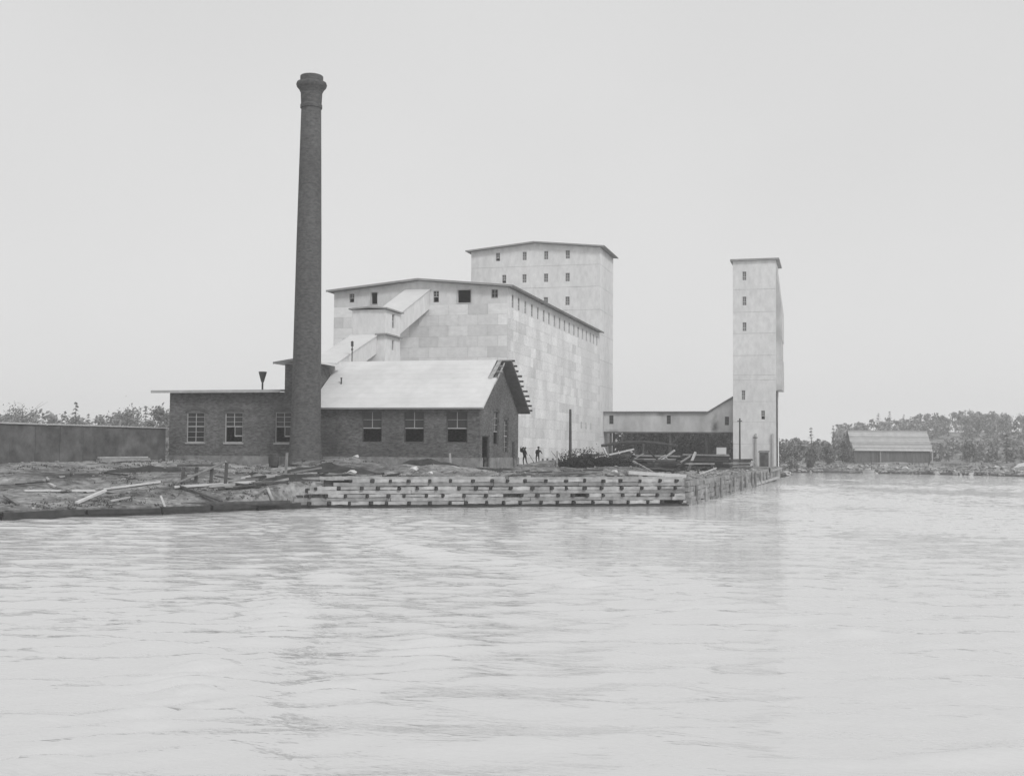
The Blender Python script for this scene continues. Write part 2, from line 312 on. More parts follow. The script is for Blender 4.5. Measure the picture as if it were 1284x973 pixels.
WAVES = []
rw = np.random.RandomState(5)
for k in range(56):
    lam = .5*(3.2/.5)**rw.rand(); a = PSI+rw.normal(0, .5); WAVES.append((lam, math.cos(math.pi/2+a), math.sin(math.pi/2+a), rw.rand()*6.283, .0029*lam**.85))
def water_h(x, y):
    z = np.zeros(x.shape)
    amp = .8+.4*np.sin(x*.13+y*.06+1)+.35*np.sin(x*.06-y*.15)+.3*np.sin(x*.31+y*.22+2)
    for lam, cx_, cy_, ph, A in WAVES: z += A*np.sin((x*cx_+y*cy_)*6.283/lam+ph)
    z *= np.clip(amp, .25, 2)
    # boat wake: curved arms of short steep oblique waves
    for pts, ca, lam, A, wd in [([(-9.6, 12.5), (-10.9, 17.5), (-11.6, 21), (-13.2, 27), (-16.8, 37)], .75, .95, .052, .9), ([(-11.3, 19.0), (-10.0, 17.6), (-8.6, 18.6), (-7.9, 21), (-8.6, 25)], .9, .85, .050, .8), ([(-18.5, 48.5), (-15, 46), (-11, 42), (-7.8, 37.5)], .7, 1.1, .055, 1.2), ([(-18.2, 39), (-20.5, 45), (-24, 53), (-29, 63)], .9, 2.2, .022, 2.4), ([(-3.5, 33), (-1, 29.5), (3, 27.5)], .5, 1.3, .034, 1.2), ([(.5, 17.0), (3.2, 18.2)], .4, 1.2, .034, .9)]:
        P_ = np.array(pts, float); best = np.full(x.shape, 1e9); dirx = np.zeros(x.shape); diry = np.zeros(x.shape)
        for i in range(len(P_)-1):
            ax, ay = P_[i]; bx, by = P_[i+1]; L2 = math.hypot(bx-ax, by-ay); ux, uy = (bx-ax)/L2, (by-ay)/L2
            t = np.clip(((x-ax)*ux+(y-ay)*uy)/L2, 0, 1); d = np.hypot(x-ax-t*(bx-ax), y-ay-t*(by-ay)); k = d < best
            best = np.where(k, d, best); dirx = np.where(k, ux, dirx); diry = np.where(k, uy, diry)
        env = np.exp(-(best/wd)**2)*(.65+.35*np.sin(x*2.1+y*1.3))
        ux, uy = math.cos(PSI+math.pi/2+ca*.35), math.sin(PSI+math.pi/2+ca*.35)
        ph = (x*ux+y*uy)*6.283/lam+.9*np.sin(x*.9+.4*y)+.5*np.sin(x*2.3-y)
        z += 2.0*A*env*(np.sin(ph)+.35*np.sin(ph*1.9+1))
    return z*np.clip((320-np.hypot(x, y))/200, 0, 1)
water = sheet('water', lines([(-900, -60, 40), (-60, -40, .6), (-40, 34, .2), (34, 75, .5), (75, 120, 3), (120, 900, 40)]),
              lines([(-350, 6, 20), (6, 14, .5), (14, 60, .15), (60, 110, .3), (110, 170, .5), (170, 270, .9), (270, 900, 60)]), water_h, 'water')
tag(water, 'rippled pale harbour water with a boat wake', 'water', kind='structure')

# ------------------------------------------------------------------ windows
def window(parent, o, u, n_in, w, h, bars_u=1, bars_v=3, meet=.5, style='closed', fm='frame', arch=False, sill=True, fr=.09, outer=None, gl='glass'):
    """sash window in an opening: o lower corner, u along wall, n_in inward. style closed / lower_open / empty"""
    o, u, n_in = Vector(o), Vector(u), Vector(n_in); v = Vector((0, 0, 1))
    P = lambda a, b_, k: o+u*a+v*b_+n_in*k
    def bar(mb, a0, a1, b0, b1, k0, k1):
        mb.hexa([P(a0, b0, k0), P(a1, b0, k0), P(a1, b0, k1), P(a0, b0, k1), P(a0, b1, k0), P(a1, b1, k0), P(a1, b1, k1), P(a0, b1, k1)])
    f = MB(); d0, d1 = .10, .20
    bar(f, 0, fr, 0, h, d0, d1); bar(f, w-fr, w, 0, h, d0, d1); bar(f, fr, w-fr, h-fr, h, d0, d1); bar(f, fr, w-fr, 0, fr, d0, d1)
    wo_ = f.build('window', outer or fm, parent)
    lo = h*meet; sash = MB()
    top0 = lo if style != 'closed' else fr
    # sash bars
    bar(sash, fr, w-fr, lo-.05, lo+.05, d0+.02, d1-.02)
    for i in range(1, bars_u+1):
        c = w*i/(bars_u+1)
        bar(sash, c-.035, c+.035, (lo+.05 if style != 'closed' else fr), h-fr, d0+.03, d1-.03)
    nb = bars_v
    for j in range(1, nb+1):
        zz = lo+(h-lo)*j/(nb+1); 
        if lo+.1 < zz < h-fr-.05: bar(sash, fr, w-fr, zz-.02, zz+.02, d0+.035, d1-.035)
        if style == 'closed':
            zz = lo*j/(nb+1)
            if zz > fr+.05: bar(sash, fr, w-fr, zz-.02, zz+.02, d0+.035, d1-.035)
    sash.build('sash', fm, wo_)
    pane = MB()
    cols = [fr]+[w*i/(bars_u+1) for i in range(1, bars_u+1)]+[w-fr]
    for i in range(len(cols)-1):
        p = MB(); bar(p, cols[i]+.003, cols[i+1]-.003, (lo+.003 if style != 'closed' else fr+.003), h-fr-.003, d0+.05, d0+.062); p.build('pane', gl, wo_)
    if style == 'half':          # one lower leaf still in place
        p = MB(); bar(p, w/2+.05, w-fr-.01, lo*.38, lo*.46, d0+.03, d1-.03); bar(p, w/2+.035, w/2+.1, lo*.46, lo-.06, d0+.03, d1-.03); p.build('sash', fm, wo_)
        p = MB(); bar(p, w/2+.102, w-fr-.01, lo*.462, lo-.06, d0+.05, d0+.06); p.build('pane', gl, wo_)
    if sill:
        sl_ = MB(); bar(sl_, -.10, w+.10, -.14, -.005, -.08, .12); sl_.build('sill', fm, wo_)
    return wo_
def arch_header(parent, o, u, n_out, w, rise=.25, t=.24, m='arch_brick'):
    o, u, n_out = Vector(o), Vector(u), Vector(n_out); v = Vector((0, 0, 1)); mb = MB(); N = 8
    pts = []
    for i in range(N+1):
        a = i/N; x_ = -.12+(w+.24)*a; zz = rise*(1-(2*a-1)**2)
        pts.append((x_, zz))
    for i in range(N):
        (xa, za), (xb, zb) = pts[i], pts[i+1]; c = .012 if i else 0
        q = [o+u*(xa+.006)+v*za, o+u*(xb-.006)+v*zb, o+u*(xb-.006)+v*(zb+t), o+u*(xa+.006)+v*(za+t)]
        mb.slab(q, n_out*.05)
    return mb.build('arch', m, parent)

# ------------------------------------------------------------------ boiler wing, conveyor block, engine house
GZ = 2.2
PX, NX, PY, NY, PZ = Vector((1, 0, 0)), Vector((-1, 0, 0)), Vector((0, 1, 0)), Vector((0, -1, 0)), Vector((0, 0, 1))
# --- low wing on the left
WX0, WX1, HY = -62.6, -47.85, 103.5
wing = thing('brick_wing', 'low flat-roofed brick wing left of the tall chimney with three arched windows', 'building', (WX0, HY, GZ))
WZ0, WZ1 = 3.5, 9.55
wins = [(-60.72, -58.80), (-56.62, -54.72), (-51.35, -49.55)]
WY1 = 116.0
w = MB(); w.wall((WX0, HY, WZ0), PX, PZ, PY, WX1-WX0, WZ1-WZ0, [(a-WX0, b_-WX0, 4.75-WZ0, 7.66-WZ0) for a, b_ in wins])
w.wall((WX0, WY1, WZ0), NY, PZ, PX, WY1-HY, WZ1-WZ0, []); w.wall((WX1, WY1, WZ0), NX, PZ, NY, WX1-WX0, WZ1-WZ0, []); w.wall((WX1, HY, WZ0), PY, PZ, NX, WY1-HY, WZ1-WZ0, [])
wl = w.build('wall', 'brick', wing)
MB().box(WX0-.1, WX1, HY-.1, WY1+.1, 1.6, WZ0).build('foundation', 'foundation', wing)
MB().box(WX0+.5, WX1-.5, HY+.9, WY1-.5, WZ0+.01, WZ0+.06).build('floor', 'interior', wing)
for i, (a, b_) in enumerate(wins):
    window(wing, (a, HY, 4.75), PX, PY, b_-a, 2.91, 1, 2, .53, ['closed', 'half', 'half'][i])
    arch_header(wing, (a, HY, 7.66), PX, NY, b_-a)
rf = MB(); RX = -50.5; rf.slab([(WX0-1.6, HY-.75, 9.56), (RX, HY-.75, 9.56), (RX, WY1+.6, 10.35), (WX0-1.6, WY1+.6, 10.35)], (0, 0, .2)); rf.slab([(RX+.01, 108.1, 9.86), (WX1, 108.1, 9.86), (WX1, WY1+.6, 10.35), (RX+.01, WY1+.6, 10.35)], (0, 0, .2))
roof = rf.build('roof', 'roofing', wing)
MB().box(WX0-1.62, RX-.01, HY-.80, HY-.755, 9.50, 9.76).build('fascia', 'frame', roof)
fv = thing('roof_vent', 'dark funnel-shaped vent on a thin stem standing on the flat wing roof', 'vent', (-54.26, 106.5, 9.7))
MB().lathe([(.09, 9.75), (.09, 10.75)], (-54.26, 106.5), 10).build('stem', 'metal_dark', fv)
MB().lathe([(.13, 10.7), (.38, 11.6), (.40, 11.72), (.34, 11.72)], (-54.26, 106.5), 14).build('funnel', 'metal_dark', fv)
# --- narrow raised block behind the stack
BX0, BX1, BY0, BY1, BZ, BB = -50.4, -47.8, 103.47, 108.0, 12.2, 9.56
blk = thing('brick_hoist_block', 'narrow raised brick block with overhanging roof directly behind the chimney', 'building', (BX0, BY0, BB))
w = MB(); w.wall((BX0, BY0, BB), PX, PZ, PY, BX1-BX0, BZ-BB, []); w.wall((BX1, BY0, BB), PY, PZ, NX, BY1-BY0, BZ-BB, []); w.wall((BX0, BY1, BB), NY, PZ, PX, BY1-BY0, BZ-BB, []); w.wall((BX1, BY1, BB), NX, PZ, NY, BX1-BX0, BZ-BB, [])
w.build('wall', 'brick', blk)
r_ = MB(); xm = (BX0+BX1)/2
r_.slab([(BX0-.95, BY0-.6, BZ+.02), (xm, BY0-.6, BZ+.35), (xm, BY1+.4, BZ+.35), (BX0-.95, BY1+.4, BZ+.02)], (0, 0, .16)); r_.slab([(xm, BY0-.6, BZ+.35), (BX1+.95, BY0-.6, BZ+.02), (BX1+.95, BY1+.4, BZ+.02), (xm, BY1+.4, BZ+.35)], (0, 0, .16))
ro = r_.build('roof', 'roofing', blk)
f_ = MB(); f_.beam((BX0-.95, BY0-.63, BZ+.08), (xm, BY0-.63, BZ+.41), .05, .2); f_.beam((xm, BY0-.63, BZ+.41), (BX1+.95, BY0-.63, BZ+.08), .05, .2); f_.build('fascia', 'roof_edge', ro)
# --- engine house with the gable
EX0, EX1, EY0, EY1, EZ, RZ, RY = -47.5, -31.1, HY, 117.0, 7.98, 12.75, 110.25
eng = thing('brick_engine_house', 'gabled brick house with pale roof and unfinished right gable end on the shore', 'building', (EX0, EY0, GZ))
fz = 3.53
fw_ = [(-42.52, -40.55), (-38.38, -36.42), (-34.28, -32.28)]
w = MB(); w.wall((EX0, EY0, fz), PX, PZ, PY, EX1-EX0, EZ-fz, [(a-EX0, b_-EX0, 4.86-fz, 7.74-fz) for a, b_ in fw_])
w.wall((EX1, EY1, fz), NX, PZ, NY, EX1-EX0, EZ-fz, []); w.wall((EX0, EY1, fz), NY, PZ, PX, EY1-EY0, EZ-fz, [])
gh = [(104.3, 106.75, fz, 5.55), (107.98, 109.72, 4.74, 7.86), (111.62, 113.2, 4.0, 7.2), (114.65, 115.6, fz, 5.07)]
w.wall((EX1, EY0, fz), PY, PZ, NX, EY1-EY0, EZ-fz, [(a-EY0, b_-EY0, c-fz, d-fz) for a, b_, c, d in gh])
for X in (EX1, EX0): w.add([(X, EY0, EZ), (X, EY1, EZ), (X, RY, RZ-.15)], [(0, 1, 2) if X == EX1 else (2, 1, 0)])
w.build('wall', 'brick_house', eng)
fd = MB()
fd.box(EX0-.02, EX1+.09, EY0-.1, EY0+.5, 1.5, fz); fd.box(EX0, EX0+.5, EY0+.5, EY1+.1, 1.5, fz); fd.box(EX0+.5, EX1+.09, EY1-.5, EY1+.1, 1.5, fz)
for a, b_ in ((EY0+.5, 104.3), (106.75, 114.65), (115.6, EY1-.5)): fd.box(EX1-.5, EX1+.09, a, b_, 1.5, fz)
for a, b_ in ((104.3, 106.75), (114.65, 115.6)): fd.box(EX1-.5, EX1+.09, a, b_, 1.5, 2.6)
fd.build('foundation', 'foundation', eng)
MB().box(EX0+.55, EX1-.55, EY0+.6, EY1-.6, 3.3, 3.4).build('floor', 'interior', eng)
for a, b_ in fw_:
    window(eng, (a, EY0, 4.86), PX, PY, b_-a, 2.88, 1, 1, .46, 'lower_open', fm='frame_mid', outer='frame_dark', sill=False)
window(eng, (EX1, 107.98, 4.74), PY, NX, 1.74, 3.12, 1, 2, .40, 'lower_open', fm='frame_mid', outer='frame_dark', sill=False); arch_header(eng, (EX1, 107.98, 7.86), PY, PX, 1.74)
window(eng, (EX1, 111.62, 4.0), PY, NX, 1.58, 3.2, 1, 2, .5, 'closed', fm='frame_mid', outer='frame_dark', sill=False); arch_header(eng, (EX1, 111.62, 7.2), PY, PX, 1.58)
for y0_, y1_, z1_ in ((104.3, 106.75, 5.55), (114.65, 115.6, 5.07)):
    f_ = MB(); f_.box(EX1-.2, EX1-.08, y0_, y0_+.1, 2.62, z1_); f_.box(EX1-.2, EX1-.08, y1_-.1, y1_, 2.62, z1_); f_.box(EX1-.2, EX1-.08, y0_+.1, y1_-.1, z1_-.1, z1_); f_.build('door_frame', 'frame_dark', eng)
d_ = MB(); d_.box(EX1-1.35, EX1-.25, 104.42, 104.48, 2.65, 5.42); dd = d_.build('door', 'wood_dark', eng)
MB().box(EX1-1.25, EX1-1.2, 104.37, 104.415, 3.9, 4.05).build('handle', 'metal_dark', dd)
# roof: finished deck, a loose strip, the bare corner with purlins, and the far slope
sl1 = Vector((0, RY-(EY0-.6), RZ-(EZ-.06))); nrm = Vector((0, -sl1.z, sl1.y)).normalized()
def on_near(x, t, k=0): return Vector((x, EY0-.6, EZ-.06))+sl1*t+nrm*k
r_ = MB(); th = .16
r_.slab([on_near(-47.66, 0), on_near(-30.62, 0), on_near(-30.62, .60), on_near(-31.5, .60), on_near(-31.5, 1.0), on_near(-47.66, 1.0)], nrm*(th-.03))
rr = r_.build('roof', 'roofing', eng)
for k in range(10):
    t0, t1 = k/10, (k+1)/10+(.004 if k < 9 else 0); xr = -30.62 if k < 6 else -31.5; e_ = random.uniform(-.03, .03)
    p = MB(); p.hexa([on_near(-47.66, t0, th-.02), on_near(xr+e_, t0, th-.02), on_near(xr+e_, t1, th-.025), on_near(-47.66, t1, th-.025), on_near(-47.66, t0, th+.010), on_near(xr+e_, t0, th+.010), on_near(xr+e_, t1, th+.002), on_near(-47.66, t1, th+.002)]); p.build('roof_course', 'roof_course', rr)
st = MB(); st.slab([on_near(-31.38, .585, .17), on_near(-31.02, .585, .17), on_near(-30.98, 1.0, .02), on_near(-31.34, 1.0, .02)], nrm*.07); st.build('roof_strip', 'wood_pale', rr)
sl2 = Vector((0, EY1+.6-RY, (EZ-.06)-RZ)); n2 = Vector((0, -sl2.z, sl2.y)).normalized()
def on_far(x, t, k=0): return Vector((x, RY, RZ))+sl2*t+n2*k
r_ = MB(); r_.slab([on_far(-47.66, 0), on_far(-30.02, 0), on_far(-30.02, 1), on_far(-47.66, 1)], n2*th); r_.build('roof', 'roof_dark', eng)
lay = MB(); lay.slab([on_far(-47.64, 0, th), on_far(-30.3, 0, th), on_far(-30.3, .99, th), on_far(-47.64, .99, th)], n2*.04); lay.build('roofing_felt', 'roofing', eng)
for k in range(11):
    t = .04+k*.094; x_ = -29.72+random.uniform(-.12, .12)
    MB().beam(on_far(-33.5, t, .30), on_far(x_, t, .30), .16, .12, n2).build('purlin', 'wood_dark', eng)
for t in (.66, .78, .90):
    MB().beam(on_near(-34, t, -.10), on_near(-30.5+random.uniform(-.2, .3), t, -.10), .14, .14, nrm).build('purlin', 'wood_mid', eng)
for x_ in (-30.75,):
    MB().beam(on_near(x_, .55, -.22), on_near(x_, 1.0, -.22), .1, .12, nrm).build('rafter', 'wood_mid', eng)
rp = thing('roof_pipe', 'short thin dark pipe poking from the pale house roof near the chimney', 'pipe', (-45.94, 106.5, 10.2))
MB().tube((-45.94, 106.5, 9.9), (-45.94, 106.5, 11.0), .07, .07, 8).build('pipe', 'metal_dark', rp); MB().tube((-45.94, 106.5, 11.0), (-45.94, 106.5, 11.08), .1, .1, 8).build('cap', 'metal_dark', rp)
rp = thing('vent_pipe', 'thin capped vent pipe rising behind the pale roof ridge', 'pipe', (-46.85, 111.2, 12.0))
MB().tube((-46.85, 111.2, 11.9), (-46.85, 111.2, 15.05), .055, .055, 8).build('pipe', 'metal_dark', rp); MB().tube((-46.85, 111.2, 14.5), (-46.85, 111.2, 15.0), .14, .14, 8).build('cap', 'metal_dark', rp)
MB().tube((-46.85, 111.2, 14.1), (-46.85, 111.2, 14.3), .11, .11, 8).build('collar', 'metal_dark', rp)

# --- chimney
CHX, CHY = -47.05, 101.1
ch = thing('chimney_stack', 'tall tapering round brick chimney with flared cap in front of the boiler house', 'chimney', (CHX, CHY, GZ))
MB().lathe([(1.78, 1.4), (1.78, 2.9), (1.66, 3.1), (1.56, 3.6), (1.44, 5.0), (1.34, 8.0), (1.24, 16.0), (1.14, 23.6), (1.01, 31.0), (.92, 35.9)], (CHX, CHY), 40).build('shaft', 'brick_stack', ch, True)
MB().lathe([(.91, 35.8), (1.01, 35.85), (1.01, 36.15), (.95, 36.2), (1.00, 37.3), (1.15, 37.6), (1.36, 37.85), (1.42, 38.05), (1.36, 38.25), (1.06, 38.35), (1.06, 38.85), (1.0, 38.9)], (CHX, CHY), 40).build('cap', 'brick_stack', ch)

# ------------------------------------------------------------------ grain elevator: storage house and tall workhouse
MX0, MX1, MY0, MY1, MZ, MRZ = -59.0, -37.04, 134.2, 190.4, 23.3, 24.35
mxm = (MX0+MX1)/2
el = thing('grain_elevator', 'long pale metal-clad grain store with low gabled roof behind the brick house', 'elevator', (MX0, MY0, GZ))
fh = [(-57.02, -56.36, 21.95, 23.05), (-54.14, -53.36, 21.7, 23.1), (-46.28, -45.55, 21.7, 23.1), (-43.2, -41.58, 21.6, 23.1), (-39.08, -38.26, 22.0, 23.1)]
w = MB(); w.wall((MX0, MY0, 1.8), PX, PZ, PY, MX1-MX0, MZ-1.8, [(a-MX0, b_-MX0, c-1.8, d-1.8) for a, b_, c, d in fh])
sy = [136.4, 139.2, 142.4, 145.7, 148.8, 152.0, 155.0, 158.2, 161.3, 164.4, 167.5, 170.7, 173.7, 176.8, 179.8, 182.8, 185.4, 188.0]
w.wall((MX1, MY0, 1.8), PY, PZ, NX, MY1-MY0, MZ-1.8, [(y-.45-MY0, y+.45-MY0, 21.1-1.8, 22.65-1.8) for y in sy])
w.wall((MX0, MY1, 1.8), NY, PZ, PX, MY1-MY0, MZ-1.8, []); w.wall((MX1, MY1, 1.8), NX, PZ, NY, MX1-MX0, MZ-1.8, [])
w.add([(MX0, MY0, MZ), (MX1, MY0, MZ), (mxm, MY0, MRZ)], [(0, 1, 2)]); w.add([(MX0, MY1, MZ), (MX1, MY1, MZ), (mxm, MY1, MRZ)], [(2, 1, 0)])
mw = w.build('wall', 'iron', el)
fl_ = MB(); fl_.box(MX0+.4, MX1-.4, MY0+.5, MY1-.4, 20.6, 20.7); fl_.build('floor', 'interior', el)
for i, (a, b_, c, d) in enumerate(fh):
    if i in (1, 3):      # open loading hatches
        f_ = MB(); f_.box(a-.12, b_+.12, MY0-.06, MY0-.005, d, d+.1); f_.box(a-.12, a, MY0-.06, MY0-.005, c, d); f_.box(b_, b_+.12, MY0-.06, MY0-.005, c, d); f_.box(a-.12, b_+.12, MY0-.06, MY0-.005, c-.1, c); hq = f_.build('hatch_frame', 'iron_dull', el)
    else:
        window(el, (a, MY0, c), PX, PY, b_-a, d-c, 1, 1, .5 if i != 4 else .1, 'lower_open' if i != 4 else 'closed', fm='frame', sill=False, fr=.07)
for y in sy:
    window(el, (MX1, y-.45, 21.1), PY, NX, .9, 1.55, 1, 1, .5, 'closed', fm='frame', sill=False, gl='glass_pale', fr=.07)
def low_roof(x0, x1, y0, y1, z, zr, parent, ov=.75, t=.14):
    xm_ = (x0+x1)/2; k = (zr-z)/(xm_-x0); r_ = MB(); zo = z-k*ov+.06; zr += .06
    r_.slab([(x0-ov, y0-ov, zo), (xm_, y0-ov, zr), (xm_, y1+ov*.3, zr), (x0-ov, y1+ov*.3, zo)], (0, 0, t)); r_.slab([(xm_, y0-ov, zr), (x1+ov, y0-ov, zo), (x1+ov, y1+ov*.3, zo), (xm_, y1+ov*.3, zr)], (0, 0, t))
    o = r_.build('roof', 'roof_edge', parent)
    f_ = MB(); f_.beam((x0-ov, y0-ov-.03, zo+.05), (xm_, y0-ov-.03, zr+.05), .05, .24); f_.beam((xm_, y0-ov-.03, zr+.05), (x1+ov, y0-ov-.03, zo+.05), .05, .24); f_.build('fascia', 'roof_edge', o)
    f_ = MB(); f_.box(x1+ov, x1+ov+.05, y0-ov, y1+ov*.3, zo-.08, zo+.16); f_.build('fascia', 'roof_dark', o)
    return o
low_roof(MX0, MX1, MY0, MY1-.7, MZ, MRZ, el)
# small vents along the foot of the side wall
for y in (151.7, 154.3, 157.5, 160.9, 164.2):
    MB().box(MX1+.005, MX1+.10, y-.35, y+.35, 2.6, 3.2).build('vent', 'frame_dark', el)
for y in (176.0, 179.5, 183):
    MB().box(MX1+.005, MX1+.08, y-.4, y+.4, 7.6, 8.6).build('vent', 'iron_dull', el)
MB().box(MX1+.002, MX1+.05, MY0, MY1, 2.2, 2.55).build('plinth', 'foundation', el)
# corrugated sheets, each its own piece
shw, shh = 2.44, 1.26
def sheet_mesh(w_, h_, m):
    mb = MB(); n_ = 7; V = []; F_ = []
    for i in range(n_+1):
        xx = w_*i/n_; V += [(xx, -.012-(.008 if i % 2 else 0), 0), (xx, -.012-(.008 if i % 2 else 0), h_)]
    for i in range(n_): F_.append((2*i, 2*i+2, 2*i+3, 2*i+1))
    mb.add(V, F_); o = len(mb.v); mb.add([(0, 0, 0), (0, -.012, 0), (0, -.012, h_), (0, 0, h_)], [(0, 1, 2, 3)]); mb.add([(w_, 0, 0), (w_, -.02, 0), (w_, -.02, h_), (w_, 0, h_)], [(3, 2, 1, 0)])
    mb.add([(0, 0, 0), (w_, 0, 0), (w_, -.02, 0), (0, -.012, 0)], [(3, 2, 1, 0)]); return mb
mat('seam', 0.40, 0.9, 1, .2)
MB().box(MX0+.02, MX1-.02, MY0-.003, MY0+.05, 21.42-shh*7, 21.40).build('seam_backing', 'seam', mw); MB().box(MX1-.05, MX1+.003, MY0+.02, MY1-.02, 20.95-shh*14, 20.93).build('seam_backing', 'seam', mw)
ncol = 9; fwid = (MX1-MX0)/ncol
sm = sheet_mesh(fwid-.025, shh-.018, 'iron_sheet').mesh('metal_sheet', 'iron_sheet')
nsh = 0
for r in range(7):
    z0 = 21.42-shh*(r+1)
    for c in range(ncol):
        off = fwid/2 if r % 2 else 0
        x0 = MX0+.015+c*fwid+off
        if x0+fwid > MX1+.02:
            inst('metal_sheet', sm, mw, (MX0+.015, MY0-.006-random.random()*.01, z0), (0, 0, 0), (.49, 1, 1)); inst('metal_sheet', sm, mw, (x0, MY0-.006-random.random()*.01, z0), (0, 0, 0), (.49, 1, 1)); nsh += 2; continue
        inst('metal_sheet', sm, mw, (x0, MY0-.004-random.random()*.012, z0)); nsh += 1
ns = 23; swid = (MY1-MY0)/ns
sm2 = sheet_mesh(swid-.025, shh-.018, 'iron_sheet').mesh('metal_sheet', 'iron_sheet_side')
joined = MB(); pat = sheet_mesh(swid-.025, shh-.018, 'iron_sheet')
for c in range(ns):
    for r in range(14):
        z0 = 20.95-shh*(r+1); off = swid/2 if r % 2 else 0; y0 = MY0+.015+c*swid+off
        if z0 < 3.25: continue
        if y0+swid > MY1+.02:
            joined.tone = .9; joined.add([(MX1+.01-v_[1], y0+v_[0]*.49, z0+v_[2]) for v_ in pat.v], pat.f); joined.add([(MX1+.01-v_[1], MY0+.015+v_[0]*.49, z0+v_[2]) for v_ in pat.v], pat.f); continue
        k = .004+random.random()*.012
        if nsh < 298: inst('metal_sheet', sm2, mw, (MX1+k, y0, z0), (0, 0, math.pi/2)); nsh += 1
        else:
            joined.tone = .90+.16*random.random()**.6; joined.add([(MX1+k-v_[1], y0+v_[0], z0+v_[2]) for v_ in pat.v], pat.f)
tag(joined.build('metal_sheets', 'iron_sheet_joined', mw, tones=True), kind='stuff')
# --- tall workhouse at the far end
TY0, TY1, TZ, TRZ = 190.46, 202.3, 37.4, 38.45
tw = thing('elevator_workhouse', 'tall pale metal-clad workhouse rising behind the grain store with rows of small windows', 'elevator', (MX0, TY0, GZ))
cw = [(-54.72, -54.0), (-50.12, -49.42), (-46.46, -45.74), (-42.82, -42.1)]
cw2 = [(-53.6, -52.9)]+cw[1:]
th_ = [(a, b_, 35.7, 37.1) for a, b_ in cw]+[(a, b_, 31.95, 33.35) for a, b_ in cw2]+[(a, b_, 28.05, 29.45) for a, b_ in cw[1:]]
w = MB(); TB = 1.8
w.wall((MX0, TY0, TB), PX, PZ, PY, MX1-MX0, TZ-TB, [(a-MX0, b_-MX0, c-TB, d-TB) for a, b_, c, d in th_])
w.wall((MX1, TY0, TB), PY, PZ, NX, TY1-TY0, TZ-TB, []); w.wall((MX0, TY1, TB), NY, PZ, PX, TY1-TY0, TZ-TB, []); w.wall((MX1, TY1, TB), NX, PZ, NY, MX1-MX0, TZ-TB, [])
w.add([(MX0, TY0, TZ), (MX1, TY0, TZ), (mxm, TY0, TRZ)], [(0, 1, 2)]); w.add([(MX0, TY1, TZ), (MX1, TY1, TZ), (mxm, TY1, TRZ)], [(2, 1, 0)])
tww = w.build('wall', 'iron', tw)
for i, (a, b_, c, d) in enumerate(th_):
    window(tw, (a, TY0, c), PX, PY, b_-a, d-c, 1, 1, .36, 'lower_open' if i in (0, 4) else 'closed', fm='frame', sill=False, gl='glass_pale', fr=.06)
low_roof(MX0, MX1, TY0, TY1, TZ, TRZ, tw, .8)
bl = MB()
for z_ in (6.5, 10.6, 14.8, 19.0, 23.2, 27.2, 31.0, 34.6): bl.box(MX1+.003, MX1+.02, TY0+.1, TY1-.05, z_, z_+.06); bl.box(MX0+.1, MX1-.05, TY0-.02, TY0-.003, z_, z_+.05) if z_ > 24.5 else None
tag(bl.build('lap_seams', 'iron_dull', tww), kind='stuff')
# --- transfer shaft and sloping conveyor galleries in front of the store
SX0, SX1, SY0, SY1, SZ = -50.35, -46.6, 119.5, 124.1, 19.2
sh = thing('transfer_shaft', 'square pale metal-clad shaft joining the two sloping conveyor galleries', 'elevator', (SX0, SY0, GZ))
sw = [(121.6, 122.3, 17.4, 18.95), (121.6, 122.2, 15.0, 16.1)]
w = MB(); w.wall((SX0, SY0, 1.8), PX, PZ, PY, SX1-SX0, SZ-1.8, []); w.wall((SX1, SY0, 1.8), PY, PZ, NX, SY1-SY0, SZ-1.8, [(a-SY0, b_-SY0, c-1.8, d-1.8) for a, b_, c, d in sw])
w.wall((SX0, SY1, 1.8), NY, PZ, PX, SY1-SY0, SZ-1.8, []); w.wall((SX1, SY1, 1.8), NX, PZ, NY, SX1-SX0, SZ-1.8, []); w.build('wall', 'iron', sh)
window(sh, (SX1, 121.6, 17.4), PY, NX, .7, 1.55, 0, 1, .5, 'lower_open', sill=False, fr=.06); window(sh, (SX1, 121.6, 15.0), PY, NX, .6, 1.1, 0, 0, .9, 'lower_open', sill=False, fr=.06)
sxm = (SX0+SX1)/2
r_ = MB(); r_.slab([(SX0-.35, SY0-.35, SZ+.02), (sxm, SY0-.35, SZ+.18), (SX1+.35, SY0-.35, SZ+.02), (SX1+.35, SY1+.2, SZ+.02), (sxm, SY1+.2, SZ+.18), (SX0-.35, SY1+.2, SZ+.02)], (0, 0, .15)); r_.build('roof', 'roof_edge', sh)
r_ = MB(); r_.box(SX1-.02, SX1+.4, SY0-.4, SY1, 16.45, 16.6); r_.box(SX1-1.0, SX1-.02, SY0-.4, SY0-.01, 16.45, 16.6); r_.build('canopy', 'roof_edge', sh)
def gallery(name, label, x0, x1, ya, za, yb, zb, hgt, roofm='roofing'):
    t = thing(name, label, 'gallery', (x0, ya, za-hgt))
    w = MB(); w.hexa([(x0, ya, za-hgt), (x1, ya, za-hgt), (x1, yb, zb-hgt), (x0, yb, zb-hgt), (x0, ya, za), (x1, ya, za), (x1, yb, zb), (x0, yb, zb)]); w.build('wall', 'iron', t)
    r_ = MB(); r_.hexa([(x0-.15, ya, za+.01), (x1+.15, ya, za+.01), (x1+.15, yb, zb+.01), (x0-.15, yb, zb+.01), (x0-.15, ya, za+.12), (x1+.15, ya, za+.12), (x1+.15, yb, zb+.12), (x0-.15, yb, zb+.12)]); r_.build('roof', roofm, t)
    return t
gallery('sloping_gallery', 'lower covered conveyor sloping up from the brick block to the square shaft', -50.3, -47.5, 108.45, 12.55, 119.45, 16.4, 1.95)
